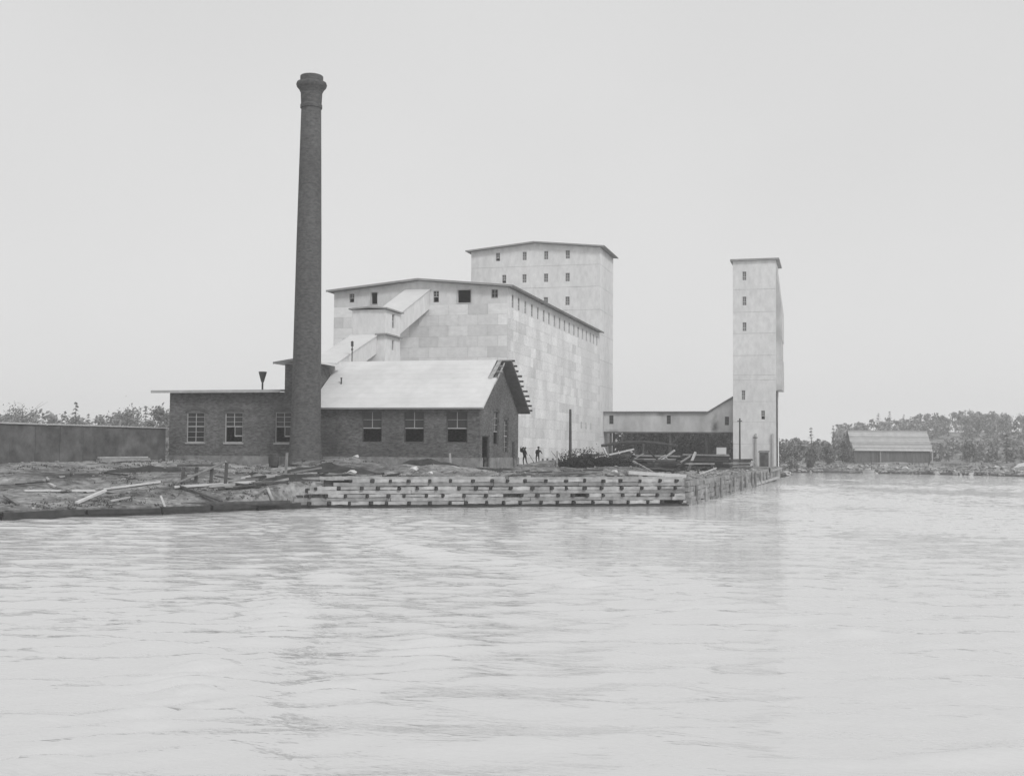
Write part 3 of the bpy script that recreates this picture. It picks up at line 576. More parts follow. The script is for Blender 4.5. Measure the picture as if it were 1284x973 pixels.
gallery('sloping_gallery', 'upper covered conveyor sloping up from the square shaft to the grain store eaves', -49.6, -46.7, 124.15, 19.25, 134.12, 23.25, 2.3)

# ------------------------------------------------------------------ level gallery on posts and marine tower
GY, GY1 = 194.0, 197.4
lg = thing('level_gallery', 'level covered gallery on posts between the grain store and the slim tower', 'gallery', (-36.9, GY, GZ))
gx = -20.0; wz0, wz1, wz2 = 7.4, 10.55, 13.05
w = MB(); gw = [(-36.1, -35.4, 8.7, 10.1), (-26.65, -25.98, 8.7, 10.1)]
w.wall((-36.98, GY, wz0), PX, PZ, PY, gx+36.98, wz1-wz0, [(a+36.98, b_+36.98, c-wz0, d-wz0) for a, b_, c, d in gw])
w.wall((gx, GY, wz0), PX, PZ, PY, -15.9-gx, 3.0, [(-17.32-gx, -16.66-gx, 1.15, 2.5)])
w.add([(gx, GY, wz0+3.0), (-15.9, GY, wz0+3.0), (-15.9, GY, wz2), (gx, GY, wz1)], [(0, 1, 2, 3)])
w.box(-36.98, -15.9, GY+.4, GY1, wz0, wz1-.05); w.add([(-36.98, GY, wz0), (-15.9, GY, wz0), (-15.9, GY+.4, wz0), (-36.98, GY+.4, wz0)], [(3, 2, 1, 0)])
w.build('wall', 'iron_gallery', lg)
for a, b_, c, d in gw: window(lg, (a, GY, c), PX, PY, b_-a, d-c, 0, 1, .4, 'closed', fm='frame_dark', sill=False, fr=.06)
window(lg, (-17.32, GY, wz0+1.15), PX, PY, .66, 1.35, 0, 1, .4, 'closed', fm='frame_dark', sill=False, fr=.06)
r_ = MB(); r_.box(-37.0, gx, GY-.4, GY1+.4, wz1+.01, wz1+.2); r_.hexa([(gx, GY-.4, wz1+.01), (-15.8, GY-.4, wz2+.05), (-15.8, GY1+.4, wz2+.05), (gx, GY1+.4, wz1+.01), (gx, GY-.4, wz1+.2), (-15.8, GY-.4, wz2+.24), (-15.8, GY1+.4, wz2+.24), (gx, GY1+.4, wz1+.2)]); r_.build('roof', 'roof_dark', lg)
MB().box(-36.97, -15.95, GY-.12, GY-.003, wz0-.2, wz0+.02).build('sill_beam', 'wood_dark', lg)
for x_ in (-35.9, -26.1, -20.3):
    for y_ in (GY+.3, GY1-.3): MB().box(x_-.16, x_+.16, y_-.16, y_+.16, 1.5, wz0-.21).build('post', 'wood_dark', lg)
for x_ in (-35.9, -26.1):
    MB().beam((x_+.1, GY+.3, 5.4), (x_+1.6, GY+.3, wz0-.25), .15, .15, (0, 1, 0)).build('brace', 'wood_dark', lg)
TX0, TX1, MTY0, MTY1, MTZ = -15.85, -9.17, 192.0, 201.0, 34.6
mt = thing('marine_tower', 'slim tall pale metal-clad tower standing at the wharf corner on the right', 'tower', (TX0, MTY0, GZ))
mwn = [(-14.34, -13.74, 31.5, 32.9), (-14.34, -13.74, 27.5, 28.9), (-14.34, -13.74, 23.4, 24.8), (-14.5, -13.95, 12.5, 14.0), (-11.48, -10.9, 9.4, 10.8)]
w = MB(); w.wall((TX0, MTY0, 1.8), PX, PZ, PY, TX1-TX0, MTZ-1.8, [(a-TX0, b_-TX0, c-1.8, d-1.8) for a, b_, c, d in mwn])
w.wall((TX1, MTY0, 1.8), PY, PZ, NX, MTY1-MTY0, MTZ-1.8, []); w.wall((TX0, MTY1, 1.8), NY, PZ, PX, MTY1-MTY0, MTZ-1.8, []); w.wall((TX1, MTY1, 1.8), NX, PZ, NY, TX1-TX0, MTZ-1.8, []); mtw = w.build('wall', 'iron', mt)
for i, (a, b_, c, d) in enumerate(mwn): window(mt, (a, MTY0, c), PX, PY, b_-a, d-c, 1, 1, .4, 'lower_open' if i == 4 else 'closed', fm='frame', sill=False, gl='glass_pale', fr=.06)
MB().box(TX0-.4, TX1+.55, MTY0-.4, MTY1+.4, MTZ+.005, MTZ+.28).build('roof', 'roof_edge', mt)
w = MB(); ys0, ys1 = 192.8, 200.2      # leg housing that swells out over the water
prof = [(TX1+.01, 33.9), (TX1+.9, 26.8), (TX1+.9, 22.0), (TX1+.78, 21.9), (TX1+.78, 19.0), (TX1+.9, 18.9), (TX1+.9, 14.1), (TX1+.01, 14.1)]
w.slab([(a, ys0, z) for a, z in prof][::-1], (0, ys1-ys0, 0)); w.build('leg_housing', 'iron_dull', mt)
MB().box(TX1+.02, TX1+.22, 192.1, 192.5, 2.0, 13.9).build('guide_post', 'wood_dark', mt)
seam = MB()
for z_ in (5.5, 9, 12.2, 15.6, 16.4, 19.5, 23, 26.4, 30): seam.box(TX0+.05, TX1-.03, MTY0-.018, MTY0-.003, z_, z_+.05)
tag(seam.build('lap_seams', 'iron_dull', mtw), kind='stuff')
for x_ in (-12.3, -9.7): MB().box(x_-.12, x_+.12, MTY0-.3, MTY0-.06, 2.0, 7.2).build('buttress_post', 'frame', mt)

# timber wharf face under the tower
wf = thing('wharf_wall', 'dark vertical timber wharf face below the slim tower', 'wharf', (-9.3, 176, 0))
for k in range(26):
    y_ = 175+k*1.15; MB().box(-9.42+random.uniform(-.04, .04), -9.1, y_, y_+1.1, -.8, 1.95+random.uniform(-.1, .1)).build('plank', 'wood', wf)
MB().box(-9.09, -8.85, 175, 205, 1.5, 1.8).build('rubbing_timber', 'wood_mid', wf)
MB().box(-16.5, -9.2, 175.0, 205.0, .8, 2.06).build('deck', 'wood_mid', wf)

# ------------------------------------------------------------------ crib wall along the shore
A, B = Vector((-39.2, 76.85, 0)), Vector((-11.4, 94.45, 0)); dv = (B-A).normalized(); nv = Vector((dv.y, -dv.x, 0)); LEN = (B-A).length; ang = math.atan2(dv.y, dv.x)
cr = thing('timber_crib', 'long timber crib wall with rows of dark tie ends along the water', 'crib wall', A)
def log_mesh(name, m, jit=.09, ins=.06):
    mb = MB(); V = []
    n_ = 4
    for i in range(n_+1):
        for a, c in ((-.5, -.5), (.5, -.5), (.5, .5), (-.5, .5)): V.append((i/n_-.5, a+random.uniform(-jit, jit), c+random.uniform(-jit, jit)))
    F_ = []
    for i in range(n_):
        for j in range(4): F_.append((i*4+j, i*4+(j+1) % 4, i*4+4+(j+1) % 4, i*4+4+j))
    F_ += [(3, 2, 1, 0), tuple(n_*4+j for j in range(4))]
    return mb.add(V, [f[::-1] for f in F_]).mesh(name, m)
tim_pale = [log_mesh('timber', 'wood_pale') for _ in range(3)]; tim_mid = [log_mesh('timber', 'wood_mid') for _ in range(3)]; tim_dark = [log_mesh('timber', 'wood_dark') for _ in range(3)]; tie_m = [log_mesh('tie', 'tie_end') for _ in range(3)]; wet_m = log_mesh('timber', 'wood_wet')
def bar_on_crib(me, name, s0, s1, z, hgt, back, dep):
    c = A+dv*((s0+s1)/2)-nv*back
    return inst(name, me, cr, (c.x, c.y, z), (0, random.uniform(-.004, .004), ang), (s1-s0, dep, hgt))
starts = [3.4, 4.6, 5.6, 7.4]
for row in range(4):
    zb = .28+row*.53+random.uniform(-.02, .02); back = row*.10
    s = starts[row]-2.2; end = LEN-(.1 if row else .05)
    # long bearing timber below the row
    x = s
    while x < end-.5:
        ln = min(random.uniform(4.5, 7.5), end-x)
        bar_on_crib(wet_m if row == 0 else random.choice(tim_mid), 'timber', x, x+ln-.03, zb-.21, .24, back+.02+random.uniform(-.02, .02), .34); x += ln
    # row of short pale timbers between dark tie ends
    x = s+random.uniform(0, .6)+(row % 2)*.7
    while x < end-.2:
        tw_ = random.uniform(.15, .25); ln = random.uniform(1.15, 1.75)
        bar_on_crib(random.choice(tie_m), 'tie', x, x+tw_, zb+.05+random.uniform(-.03, .03), random.uniform(.17, .25), back-.07+random.uniform(-.07, .05), .5)
        x2 = min(x+ln, end)
        if x2-x-tw_ > .2 and random.random() > .025: bar_on_crib(random.choice(tim_pale if random.random() < .85 else tim_mid), 'timber', x+tw_+.02, x2-.02, zb+.05+random.uniform(-.02, .02), random.uniform(.2, .27), back+.06+random.uniform(-.04, .04), .32)
        x = x2
for row in range(4):
    x = -3.0+random.uniform(0, 1.5)
    while x < starts[row]-2.4:
        ln = random.uniform(.9, 2.6); zb = .45+row*.42
        bar_on_crib(random.choice(random.choice([tim_pale, tim_mid, tim_dark, tim_dark])), 'timber', x, x+ln, zb+random.uniform(-.12, .12), .24, .15+row*.45+random.uniform(-.3, .3), .3); x += ln+random.uniform(-.3, 1.0)
        if random.random() < .6: bar_on_crib(random.choice(tie_m), 'tie', x, x+.3, zb+random.uniform(-.1, .1), .27, row*.4, .6)
bar_on_crib(wet_m, 'timber', 0.4, LEN+.1, -.12, .4, .0, .45)
bar_on_crib(random.choice(tim_mid), 'timber', 4.2, LEN*.55, 2.12, .2, .46, .36); bar_on_crib(random.choice(tim_mid), 'timber', LEN*.56, LEN-.2, 2.12, .2, .46, .36)
fillb = MB(); p0, p1 = A+dv*4.6, B-dv*.1
fillb.hexa([p0-nv*.62+Vector((0, 0, -.6)), p1-nv*.62+Vector((0, 0, -.6)), p1-nv*1.0+Vector((0, 0, -.6)), p0-nv*1.0+Vector((0, 0, -.6)), p0-nv*.62+Vector((0, 0, 1.95)), p1-nv*.62+Vector((0, 0, 1.95)), p1-nv*1.0+Vector((0, 0, 1.95)), p0-nv*1.0+Vector((0, 0, 1.95))]); fillb.build('backing', 'wood_dark', cr)

rtn = thing('wharf_return', 'long weathered timber wharf side running from the crib corner back to the slim tower', 'wharf', (-11.4, 95, 0))
q0, q1 = Vector((-11.25, 94.75, 0)), Vector((-9.25, 175.5, 0)); qd = (q1-q0).normalized(); qa = math.atan2(qd.y, qd.x); QL = (q1-q0).length
ret_m = [log_mesh('timber', 'wharf_wood', .13) for _ in range(4)]
for row in range(5):
    x = random.uniform(-.1, .1)
    while x < QL-.4:
        ln = min(random.uniform(3.5, 7.5), QL-x); c = q0+qd*(x+ln/2)+Vector((-.05-.06*row+random.uniform(-.06, .06), 0, 0))
        inst('timber', random.choice(ret_m), rtn, (c.x, c.y, .05+.40*row+random.uniform(-.03, .03)), (0, random.uniform(-.006, .006), qa+random.uniform(-.006, .006)), (ln-.04, .4, .39)); x += ln
for k in range(13):
    c = q0+qd*(2.5+k*6+random.uniform(-1.5, 1.5)); MB().tube((c.x+.22, c.y, -.6), (c.x+.18, c.y, random.uniform(1.0, 2.2)), .15, .12, 8).build('pile', 'wharf_wood', rtn)
be = thing('bank_edging', 'straight dark wet timber edging along the waterline of the left bank', 'edging', (-46.3, 58.8, 0))
ed = [(-57, 42), (-46.3, 58.8), (-41.3, 67.4), (-38.4, 74.6), (-36.8, 78.2)]
wet2 = [log_mesh('timber', 'wood_wet', .12) for _ in range(3)]
for (x0, y0), (x1, y1) in zip(ed[:-1], ed[1:]):
    Ls = math.hypot(x1-x0, y1-y0); k = max(1, round(Ls/4.5)); an = math.atan2(y1-y0, x1-x0)
    for i in range(k):
        t = (i+.5)/k
        for lv in range(2): inst('timber', random.choice(wet2), be, (x0+(x1-x0)*t+.12*math.sin(an)+random.uniform(-.05, .05), y0+(y1-y0)*t-.12*math.cos(an), .02+.27*lv+random.uniform(-.04, .04)), (0, random.uniform(-.015, .015), an+random.uniform(-.015, .015)), (Ls/k*random.uniform(.93, 1.02), .3, .28))

# ------------------------------------------------------------------ rubble, chips, scrub (uncountable)
def rock_pts(c, r, sq=.6):
    V = []
    for k in range(8):
        a = k*2.39996; zc = 1-2*(k+.5)/8; rr_ = math.sqrt(1-zc*zc); q_ = r*random.uniform(.7, 1.2)
        V.append((c[0]+q_*rr_*math.cos(a), c[1]+q_*rr_*math.sin(a), c[2]+q_*zc*sq))
    return V
def hull_faces(V):
    bm = bmesh.new()
    for p in V: bm.verts.new(p)
    bmesh.ops.convex_hull(bm, input=bm.verts); bm.verts.index_update(); f = [tuple(v.index for v in fc.verts) for fc in bm.faces]; vv = [v.co.copy() for v in bm.verts]; bm.free(); return vv, f
protos = [hull_faces(rock_pts((0, 0, 0), 1)) for _ in range(10)]
def in_build(x, y):
    return (-62.9 < x < -30.9 and 103.2 < y < 117.3) or (-59.3 < x < -36.9 and 134 < y < 203) or (-16 < x < -9 and 175 < y < 205) or math.hypot(x-CHX, y-CHY) < 2.1
rub = MB(); cand = []
rr = np.random.RandomState(8)
def scatter(n_, x0, x1, y0, y1, smin, smax, rmin, rmax, tones=(.4, 1.5)):
    xs = rr.uniform(x0, x1, n_); ys = rr.uniform(y0, y1, n_); s, dc = shore_info(xs, ys); hs = height(xs, ys)
    for x, y, ss, h in zip(xs, ys, s, hs):
        if not smin < ss < smax or in_build(x, y): continue
        r = rmin+(rmax-rmin)*rr.rand()**2.5; V, F_ = protos[rr.randint(10)]; a = rr.rand()*6.28; ca, sa = math.cos(a)*r, math.sin(a)*r; k = rr.uniform(.5, 1.6)
        rub.tone = rr.uniform(*tones); rub.add([(x+ca*v.x-sa*v.y*k, y+sa*v.x+ca*v.y*k, h+r*.15+v.z*r) for v in V], F_)
scatter(2600, -66, -8, 56, 125, .2, 40, .06, .20, (.3, 1.2))
scatter(1300, -62, -8, 58, 112, .5, 12, .08, .26, (.3, 1.2))
scatter(1500, -16, -8, 95, 178, .5, 4.5, .08, .26, (.5, 1.5))
scatter(2600, -14, 40, 225, 300, .1, 22, .15, .8, (.5, 1.7))
tag(rub.build('rubble', 'chips', None, tones=True), 'loose stones and rubble strewn over the shore', 'rubble', kind='stuff')

def leaf_quads(mb, c, sx, sy, sz, n_, size, rs):
    for _ in range(n_):
        p = rs.normal(0, .5, 3); q = Vector((c[0]+p[0]*sx, c[1]+p[1]*sy, c[2]+p[2]*sz)); s = size*rs.uniform(.5, 1.3)
        a = Vector(rs.normal(0, 1, 3)).normalized(); b_ = a.orthogonal().normalized(); c2 = a.cross(b_)
        mb.add([q-b_*s, q+c2*s*.7, q+b_*s*1.1, q-c2*s*.6], [(0, 1, 2, 3)])
def broad_crown(mb, base, hgt, rad, rs, n_cl=20, per=80, size=.27, low=.1):
    for k in range(n_cl):
        a = rs.rand()*6.283; t = low+(1-low)*rs.rand()**.8; rmax = rad*math.sin(math.pi*min(.97, max(.18, t*.85+.12)))**.7
        r = rmax*rs.rand()**.5*.8; cr_ = rad*rs.uniform(.28, .5)
        leaf_quads(mb, (base[0]+r*math.cos(a), base[1]+r*math.sin(a), base[2]+hgt*(t*.9+.02)), cr_, cr_, cr_*.75, per, size, rs)
def conifer_crown(mb, base, hgt, rad, rs, n_=420, size=.35, sparse=1.0):
    lay = max(6, int(hgt/.9))
    for k in range(lay):
        t = .12+.88*k/lay; R_ = rad*(1-t)**.8+.12
        for j in range(max(3, int(7*sparse))):
            a = rs.rand()*6.283; ln = R_*rs.uniform(.55, 1.15)
            for i in range(max(2, int(n_/lay/7))):
                f = rs.rand()**.6; q = Vector((base[0]+ln*f*math.cos(a), base[1]+ln*f*math.sin(a), base[2]+hgt*t-f*ln*.28+rs.normal(0, .12))); s = size*rs.uniform(.5, 1.2)
                aa = Vector((rs.normal(0, .5), rs.normal(0, .5), 1)).normalized(); b_ = Vector((math.cos(a), math.sin(a), -.3)).normalized(); c2 = aa.cross(b_)
                mb.add([q-b_*s, q+c2*s*.5, q+b_*s, q-c2*s*.5], [(0, 1, 2, 3)])
def tree(kind, base, hgt, rad, label, group, seed, name='tree', sparse=1.0, n_cl=22, low=.1, leafm='leaf'):
    rs = np.random.RandomState(seed); t = thing(name, label, 'bush' if name == 'bush' else 'tree', base, group); tr = MB()
    tr.tube((base[0], base[1], base[2]-.4), (base[0]+.1, base[1], base[2]+hgt*.55), .035*hgt**.8+.03, .02*hgt**.7, 7); tr.tube((base[0]+.1, base[1], base[2]+hgt*.55), (base[0], base[1], base[2]+hgt*.97), .02*hgt**.7, .015, 6)
    for k in range(7):
        a = rs.rand()*6.283; z = base[2]+hgt*rs.uniform(.25, .75); l = rad*rs.uniform(.5, .9)
        tr.tube((base[0]+.05, base[1], z), (base[0]+l*math.cos(a), base[1]+l*math.sin(a), z+(l*.7 if kind == 'b' else -.1*l)), .05, .015, 5)
    tr.build('trunk', 'bark', t); cm = MB()
    if kind == 'b': broad_crown(cm, base, hgt, rad, rs, n_cl=n_cl, low=low)
    else: conifer_crown(cm, base, hgt, rad, rs, sparse=sparse)
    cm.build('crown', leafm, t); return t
def fz_(x, y): return hz(x, y)
# far wood on the right that reads as one mass
rs = np.random.RandomState(21); mass = MB(); massr = MB()
def mass_trees(n_, xa, ya, xb, yb, dep, h0, h1, mbx, con=.35, per=26):
    for k in range(n_):
        t = (k+rs.rand())/n_; x = xa+(xb-xa)*t+rs.normal(0, 2); y = ya+(yb-ya)*t+rs.uniform(0, dep); z = hz(x, y)-.2; h = rs.uniform(h0, h1)*(1 if rs.rand() > .1 else 1.2)
        mbx.tube((x, y, z-2), (x, y, z+h*.8), .16, .05, 5, False)
        if rs.rand() < con: conifer_crown(mbx, (x, y, z), h*1.08, h*.2, rs, n_=150, size=.6)
        else: broad_crown(mbx, (x, y, z), h, h*.34, rs, n_cl=11, per=per, size=.62, low=.02)
mass_trees(46, -16, 326, 12, 338, 40, 4.5, 6.5, mass)
mass_trees(90, 0, 560, 120, 640, 60, 8, 10.5, mass, .25)
mass_trees(110, 85, 610, 330, 560, 80, 8, 11.0, mass, .3)
mass_trees(90, 0, 490, 300, 450, 70, 7, 10, mass, .3)
mass_trees(60, 16, 345, 150, 315, 30, 3.5, 6, mass, .2)
mass_trees(50, 8, 400, 190, 365, 50, 4, 7, mass, .3)
mass_trees(60, 40, 500, 300, 470, 60, 8, 11, mass, .3)
mass_trees(80, 40, 420, 230, 400, 60, 5, 8, mass, .3)
mass_trees(40, 170, 340, 420, 230, 60, 12, 16, mass)
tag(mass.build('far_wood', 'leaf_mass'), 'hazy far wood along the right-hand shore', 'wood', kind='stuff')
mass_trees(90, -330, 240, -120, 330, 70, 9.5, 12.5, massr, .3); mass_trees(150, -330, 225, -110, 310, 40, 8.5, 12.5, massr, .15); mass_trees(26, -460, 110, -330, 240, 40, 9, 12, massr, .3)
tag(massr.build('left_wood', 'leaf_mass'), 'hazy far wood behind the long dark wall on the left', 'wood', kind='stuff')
# dark scrub behind the level gallery
scr = MB()
for k in range(150):
    x = rs.uniform(-38, -11); y = rs.uniform(206, 226); h = rs.uniform(5.2, 7.0)
    broad_crown(scr, (x, y, 1.9), h, 1.9, rs, n_cl=11, per=26, size=.30, low=-.05)
tag(scr.build('dark_thicket', 'scrub'), 'dark dense thicket behind the posts of the level gallery', 'thicket', kind='stuff')
# single trees that stand out
TR = [('b', -9.6, 268, 6.8, 2.6, 'dark round bush close beside the foot of the slim tower', 'bush'),
      ('b', -5.6, 272, 5.6, 1.7, 'small rounded tree just right of the dark bush by the tower', 'tree'),
      ('b', -1.6, 282, 5.9, 2.1, 'dense tree midway between the slim tower and the far shed', 'tree'),
      ('b', 1.8, 296, 6.8, 2.5, 'taller bushy tree left of the far shed', 'tree'),
      ('c', 2.9, 303, 7.6, 1.5, 'dark conifer touching the left end of the far shed', 'tree'),
      ('c', 4.6, 306, 5.8, 1.4, 'short dark conifer tucked against the left end of the far shed', 'tree'),
      ('c', -6.8, 335, 12.2, 1.4, 'sparse tall conifer nearest the slim tower', 'tree'),
      ('c', -1.0, 345, 13.4, 1.5, 'tallest sparse conifer in the gap between tower and shed', 'tree'),
      ('c', 2.0, 352, 11.2, 1.5, 'sparse conifer just left of the far shed roof', 'tree'),
      ('c', 41, 322, 10.0, 2.4, 'dark conifer standing clear right of the far shed', 'tree'),
      ('c', 47, 318, 8.2, 2.2, 'dark conifer at the right edge before the far wood', 'tree'),
      ('b', 33, 330, 7.0, 2.4, 'pale bushy tree just right of the far shed', 'tree'),
      ('b', 55, 316, 8.0, 3.0, 'spreading tree at the far right edge of the picture', 'tree')]
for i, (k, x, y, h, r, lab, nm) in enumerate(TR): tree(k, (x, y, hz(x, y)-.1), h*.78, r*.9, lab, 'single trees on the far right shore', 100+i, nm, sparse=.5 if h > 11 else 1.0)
TL = [('b', -121, 158, 8.6, 4.5, 'broad leafy tree above the left part of the dark wall'), ('c', -113, 160, 9.2, 2.0, 'pointed conifer between two leafy trees above the dark wall'),
      ('b', -104, 160, 8.0, 4.2, 'broad low leafy tree above the middle of the dark wall'), ('b', -97, 158, 8.6, 2.4, 'ragged upright tree above the right part of the dark wall'),
      ('c', -92.5, 157, 8.0, 2.2, 'leaning ragged conifer above the right end of the dark wall'), ('b', -84, 156, 6.6, 2.2, 'thin small tree nearest the brick wing'), ('b', -132, 156, 9.0, 4.5, 'leafy tree at the left edge of the picture')]
for i, (k, x, y, h, r, lab) in enumerate(TL):
    x, y, h, r = x*1.55, y*1.55, (h-1.7)*1.55+1.9, r*1.5
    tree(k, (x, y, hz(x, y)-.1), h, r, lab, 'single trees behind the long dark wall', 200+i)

# ------------------------------------------------------------------ long dark shed on the left
la, lb = Vector((-60.7, 99.8, 0)), Vector((-66.2, 63.0, 0)); ld = (lb-la).normalized(); ln_ = Vector((ld.y, -ld.x, 0)); ln_ = -ln_ if ln_.x > 0 else ln_
ls = thing('long_shed', 'long low dark shed with thin pale roof edge left of the brick wing', 'shed', (la.x, la.y, 2.2))
L_ = (lb-la).length; nseg = 14
w = MB()
for k in range(nseg):
    a = la+ld*(L_*k/nseg); b_ = la+ld*(L_*(k+1)/nseg-.02); k0 = random.uniform(-.03, .03); up_ = Vector((0, 0, 1))
    p = MB(); p.slab([a-ln_*k0+up_*.8, b_-ln_*k0+up_*.8, b_-ln_*k0+up_*6.0, a-ln_*k0+up_*6.0], ln_*.3); p.build('wall_bay', 'shed_wall', ls)
a, b_ = la, lb; up_ = Vector((0, 0, 1))
w = MB(); w.slab([a+ln_*.34+up_*.8, b_+ln_*.34+up_*.8, b_+ln_*.34+up_*5.95, a+ln_*.34+up_*5.95], ln_*5.0); w.build('inner_wall', 'shed_wall', ls)
rf = MB(); rf.slab([a-ln_*.12-ld*.1+up_*6.02, b_-ln_*.12+up_*6.02, b_+ln_*5.5+up_*6.2, a+ln_*5.5-ld*.1+up_*6.2], up_*.07); rf.build('roof', 'frame', ls)

# ------------------------------------------------------------------ far shed on the right
fs = thing('far_shed', 'long low wooden shed with pale boarded roof on the far shore', 'shed', (3.4, 296, 2))
p0 = Vector((3.6, 296.7, 0)); du = Vector((18.7, 5.1, 0)).normalized(); dn = Vector((-du.y, du.x, 0)); LW = 19.2; DW = 9.0; zb_, ze, zr_ = 1.0, 4.7, 9.6
def fp(s, d, z): return p0+du*s+dn*d+Vector((0, 0, z))
nb = 26
for k in range(nb):
    s0 = .5+(LW-1.0)*k/nb; s1 = .5+(LW-1.0)*(k+1)/nb-.02; q_ = random.uniform(0, .04)
    if abs(s0-6.4) < .35: continue
    p = MB(); p.slab([fp(s0, .6-q_, zb_), fp(s1, .6-q_, zb_), fp(s1, .6-q_, ze+.25), fp(s0, .6-q_, ze+.25)], dn*.1); p.build('board', 'shed_board', fs)
MB().beam(fp(6.75, .45, zb_), fp(6.75, .45, ze+.2), .3, .2, dn).build('door_post', 'wood_mid', fs)
w = MB(); w.hexa([fp(.5, .75, zb_), fp(LW-.5, .75, zb_), fp(LW-.5, DW-.6, zb_), fp(.5, DW-.6, zb_), fp(.5, .75, ze+.2), fp(LW-.5, .75, ze+.2), fp(LW-.5, DW-.6, ze+.2), fp(.5, DW-.6, ze+.2)])
for s in (.5, LW-.5): w.slab([fp(s, .75, ze+.2), fp(s, DW-.6, ze+.2), fp(s, DW/2, zr_-.3)], du*(.1 if s < 2 else -.1))
w.build('wall', 'shed_board', fs)
nr = 11
for k in range(nr):
    for sd_ in (0, 1):
        f0, f1 = k/nr, (k+1)/nr+.02
        d0, d1 = (DW/2*f0, DW/2*f1) if not sd_ else (DW-DW/2*f0, DW-DW/2*f1)
        z0, z1 = ze+(zr_-ze)*f0, ze+(zr_-ze)*f1
        p = MB(); e = random.uniform(-.1, .1); p.slab([fp(0+e, d0, z0+.12), fp(LW+e, d0, z0+.12), fp(LW+e, d1, z1+.02), fp(0+e, d1, z1+.02)], (0, 0, .07)); p.build('roof_board', 'shed_shingle', fs)
MB().beam(fp(LW-.2, .1, 1.4), fp(LW-.2, .1, ze), .2, .2, dn).build('corner_post', 'frame', fs)

# ------------------------------------------------------------------ yard clutter
TONE = {'wood_pale': 'pale', 'wood_mid': 'grey', 'wood_dark': 'dark', 'pile': 'blackened'}
def loose(p, q, w_, h_, m, noun, near, far, where, name='plank', cat='plank'):
    L2 = (Vector(q)-Vector(p)).length; size = 'short' if L2 < 1.5 else ('long' if L2 > 2.3 else 'middling')
    end = near if p[0] < where[1] else far
    lab = '%s %s %s %s' % (size, TONE[m], noun, end)
    return plank(p, q, w_, h_, m, lab, lab, name, cat)
def plank(p, q, w_, h_, m, label, group=None, name='plank', cat='plank'):
    mid = (Vector(p)+Vector(q))/2; o = MB().beam(Vector(p)-mid, Vector(q)-mid, w_, h_).build(name, m); o.location = mid
    return tag(o, label, cat, group)
def gp(x, y, dz=0): return Vector((x, y, hz(x, y)+dz))
def log(p, q, r0, r1, m, label, group=None):
    mid = (Vector(p)+Vector(q))/2; o = MB().tube(Vector(p)-mid, Vector(q)-mid, r0, r1, 9).build('log', m, None, True); o.location = mid; return tag(o, label, 'log', group)
# heaps of dark dug earth
mat('earth', 0.045, 0.95, 1.5, 0.55, bump=.08, bscale=4, detail=8)
def mound(x, y, rx, ry, h, rz, label, seed):
    rs_ = np.random.RandomState(seed); ph = rs_.rand(6)*6.28; V = []; F_ = []; N, M = 28, 8; ca, sa = math.cos(rz), math.sin(rz)
    for i in range(M+1):
        r = i/M
        for j in range(N):
            a = 6.283*j/N; k = 1+.18*math.sin(2*a+ph[0])+.12*math.sin(3*a+ph[1])+.08*math.sin(5*a+ph[2]); u, v = r*rx*k*math.cos(a), r*ry*k*math.sin(a); px_, py_ = x+u*ca-v*sa, y+u*sa+v*ca
            z = hz(px_, py_)+h*(1-r*r)**1.2*(1+.25*math.sin(u*2.3+ph[3])*math.sin(v*2.9+ph[4]))-.06*r+rs_.normal(0, .03)*(1-r); V.append((px_, py_, z))
    for i in range(M):
        for j in range(N): F_.append((i*N+j, (i+1)*N+j, (i+1)*N+(j+1) % N, i*N+(j+1) % N))
    o = MB().add(V, F_).build('earth_mound', 'earth', None, True); return tag(o, label, 'mound')
mound(-39.8, 90.5, 4.2, 1.6, .55, .45, 'dark heap of dug earth below the chimney foot', 1)
mound(-33.6, 97.2, 2.6, 1.1, .45, .4, 'small dark earth heap before the right house window', 2)
mound(-28.6, 101.5, 2.4, 1.0, .3, .5, 'flat dark earth patch before the house door', 3)
mound(-51.6, 82.5, 3.6, 1.2, .35, .6, 'low dark earth heap on the left bank behind the trestle', 4)
mound(-38.6, 81.0, 2.6, 1.0, .4, .6, 'dark earth heap behind the broken crib end', 5)
# weeds: low dark tufts on the bank
wd_ = MB(); rs = np.random.RandomState(63)
def weeds(n_, x0, x1, y0, y1, s0, s1, hh):
    xs = rs.uniform(x0, x1, n_); ys = rs.uniform(y0, y1, n_); s_, _ = shore_info(xs, ys); hs = height(xs, ys); dens = np.sin(xs*.55+ys*.3)+np.sin(xs*.23-ys*.61+1)
    for x, y, q_, h, d_ in zip(xs, ys, s_, hs, dens):
        if not s0 < q_ < s1 or d_ < -.2 or in_build(x, y): continue
        for _ in range(7):
            a = rs.rand()*6.28; b_ = rs.uniform(.1, .3); t = rs.uniform(.3, 1)*hh; w_ = .035; dx, dy = math.cos(a), math.sin(a)
            bx, by = x+rs.normal(0, .12), y+rs.normal(0, .12)
            wd_.add([(bx-dy*w_, by+dx*w_, h-.03), (bx+dy*w_, by-dx*w_, h-.03), (bx+dx*b_, by+dy*b_, h+t)], [(0, 1, 2)])
weeds(1500, -62, -36, 52, 84, .25, 7, .20); weeds(700, -62, -40, 74, 100, 6, 30, .18); weeds(700, -36, -10, 80, 112, .8, 12, .16); weeds(1200, -14, 45, 240, 300, .5, 30, .7)
mat('weed', 0.065, 0.9, .6, 0.5)
tag(wd_.build('weeds', 'weed'), 'low dark weeds and grass tufts on the shore', 'weeds', kind='stuff')
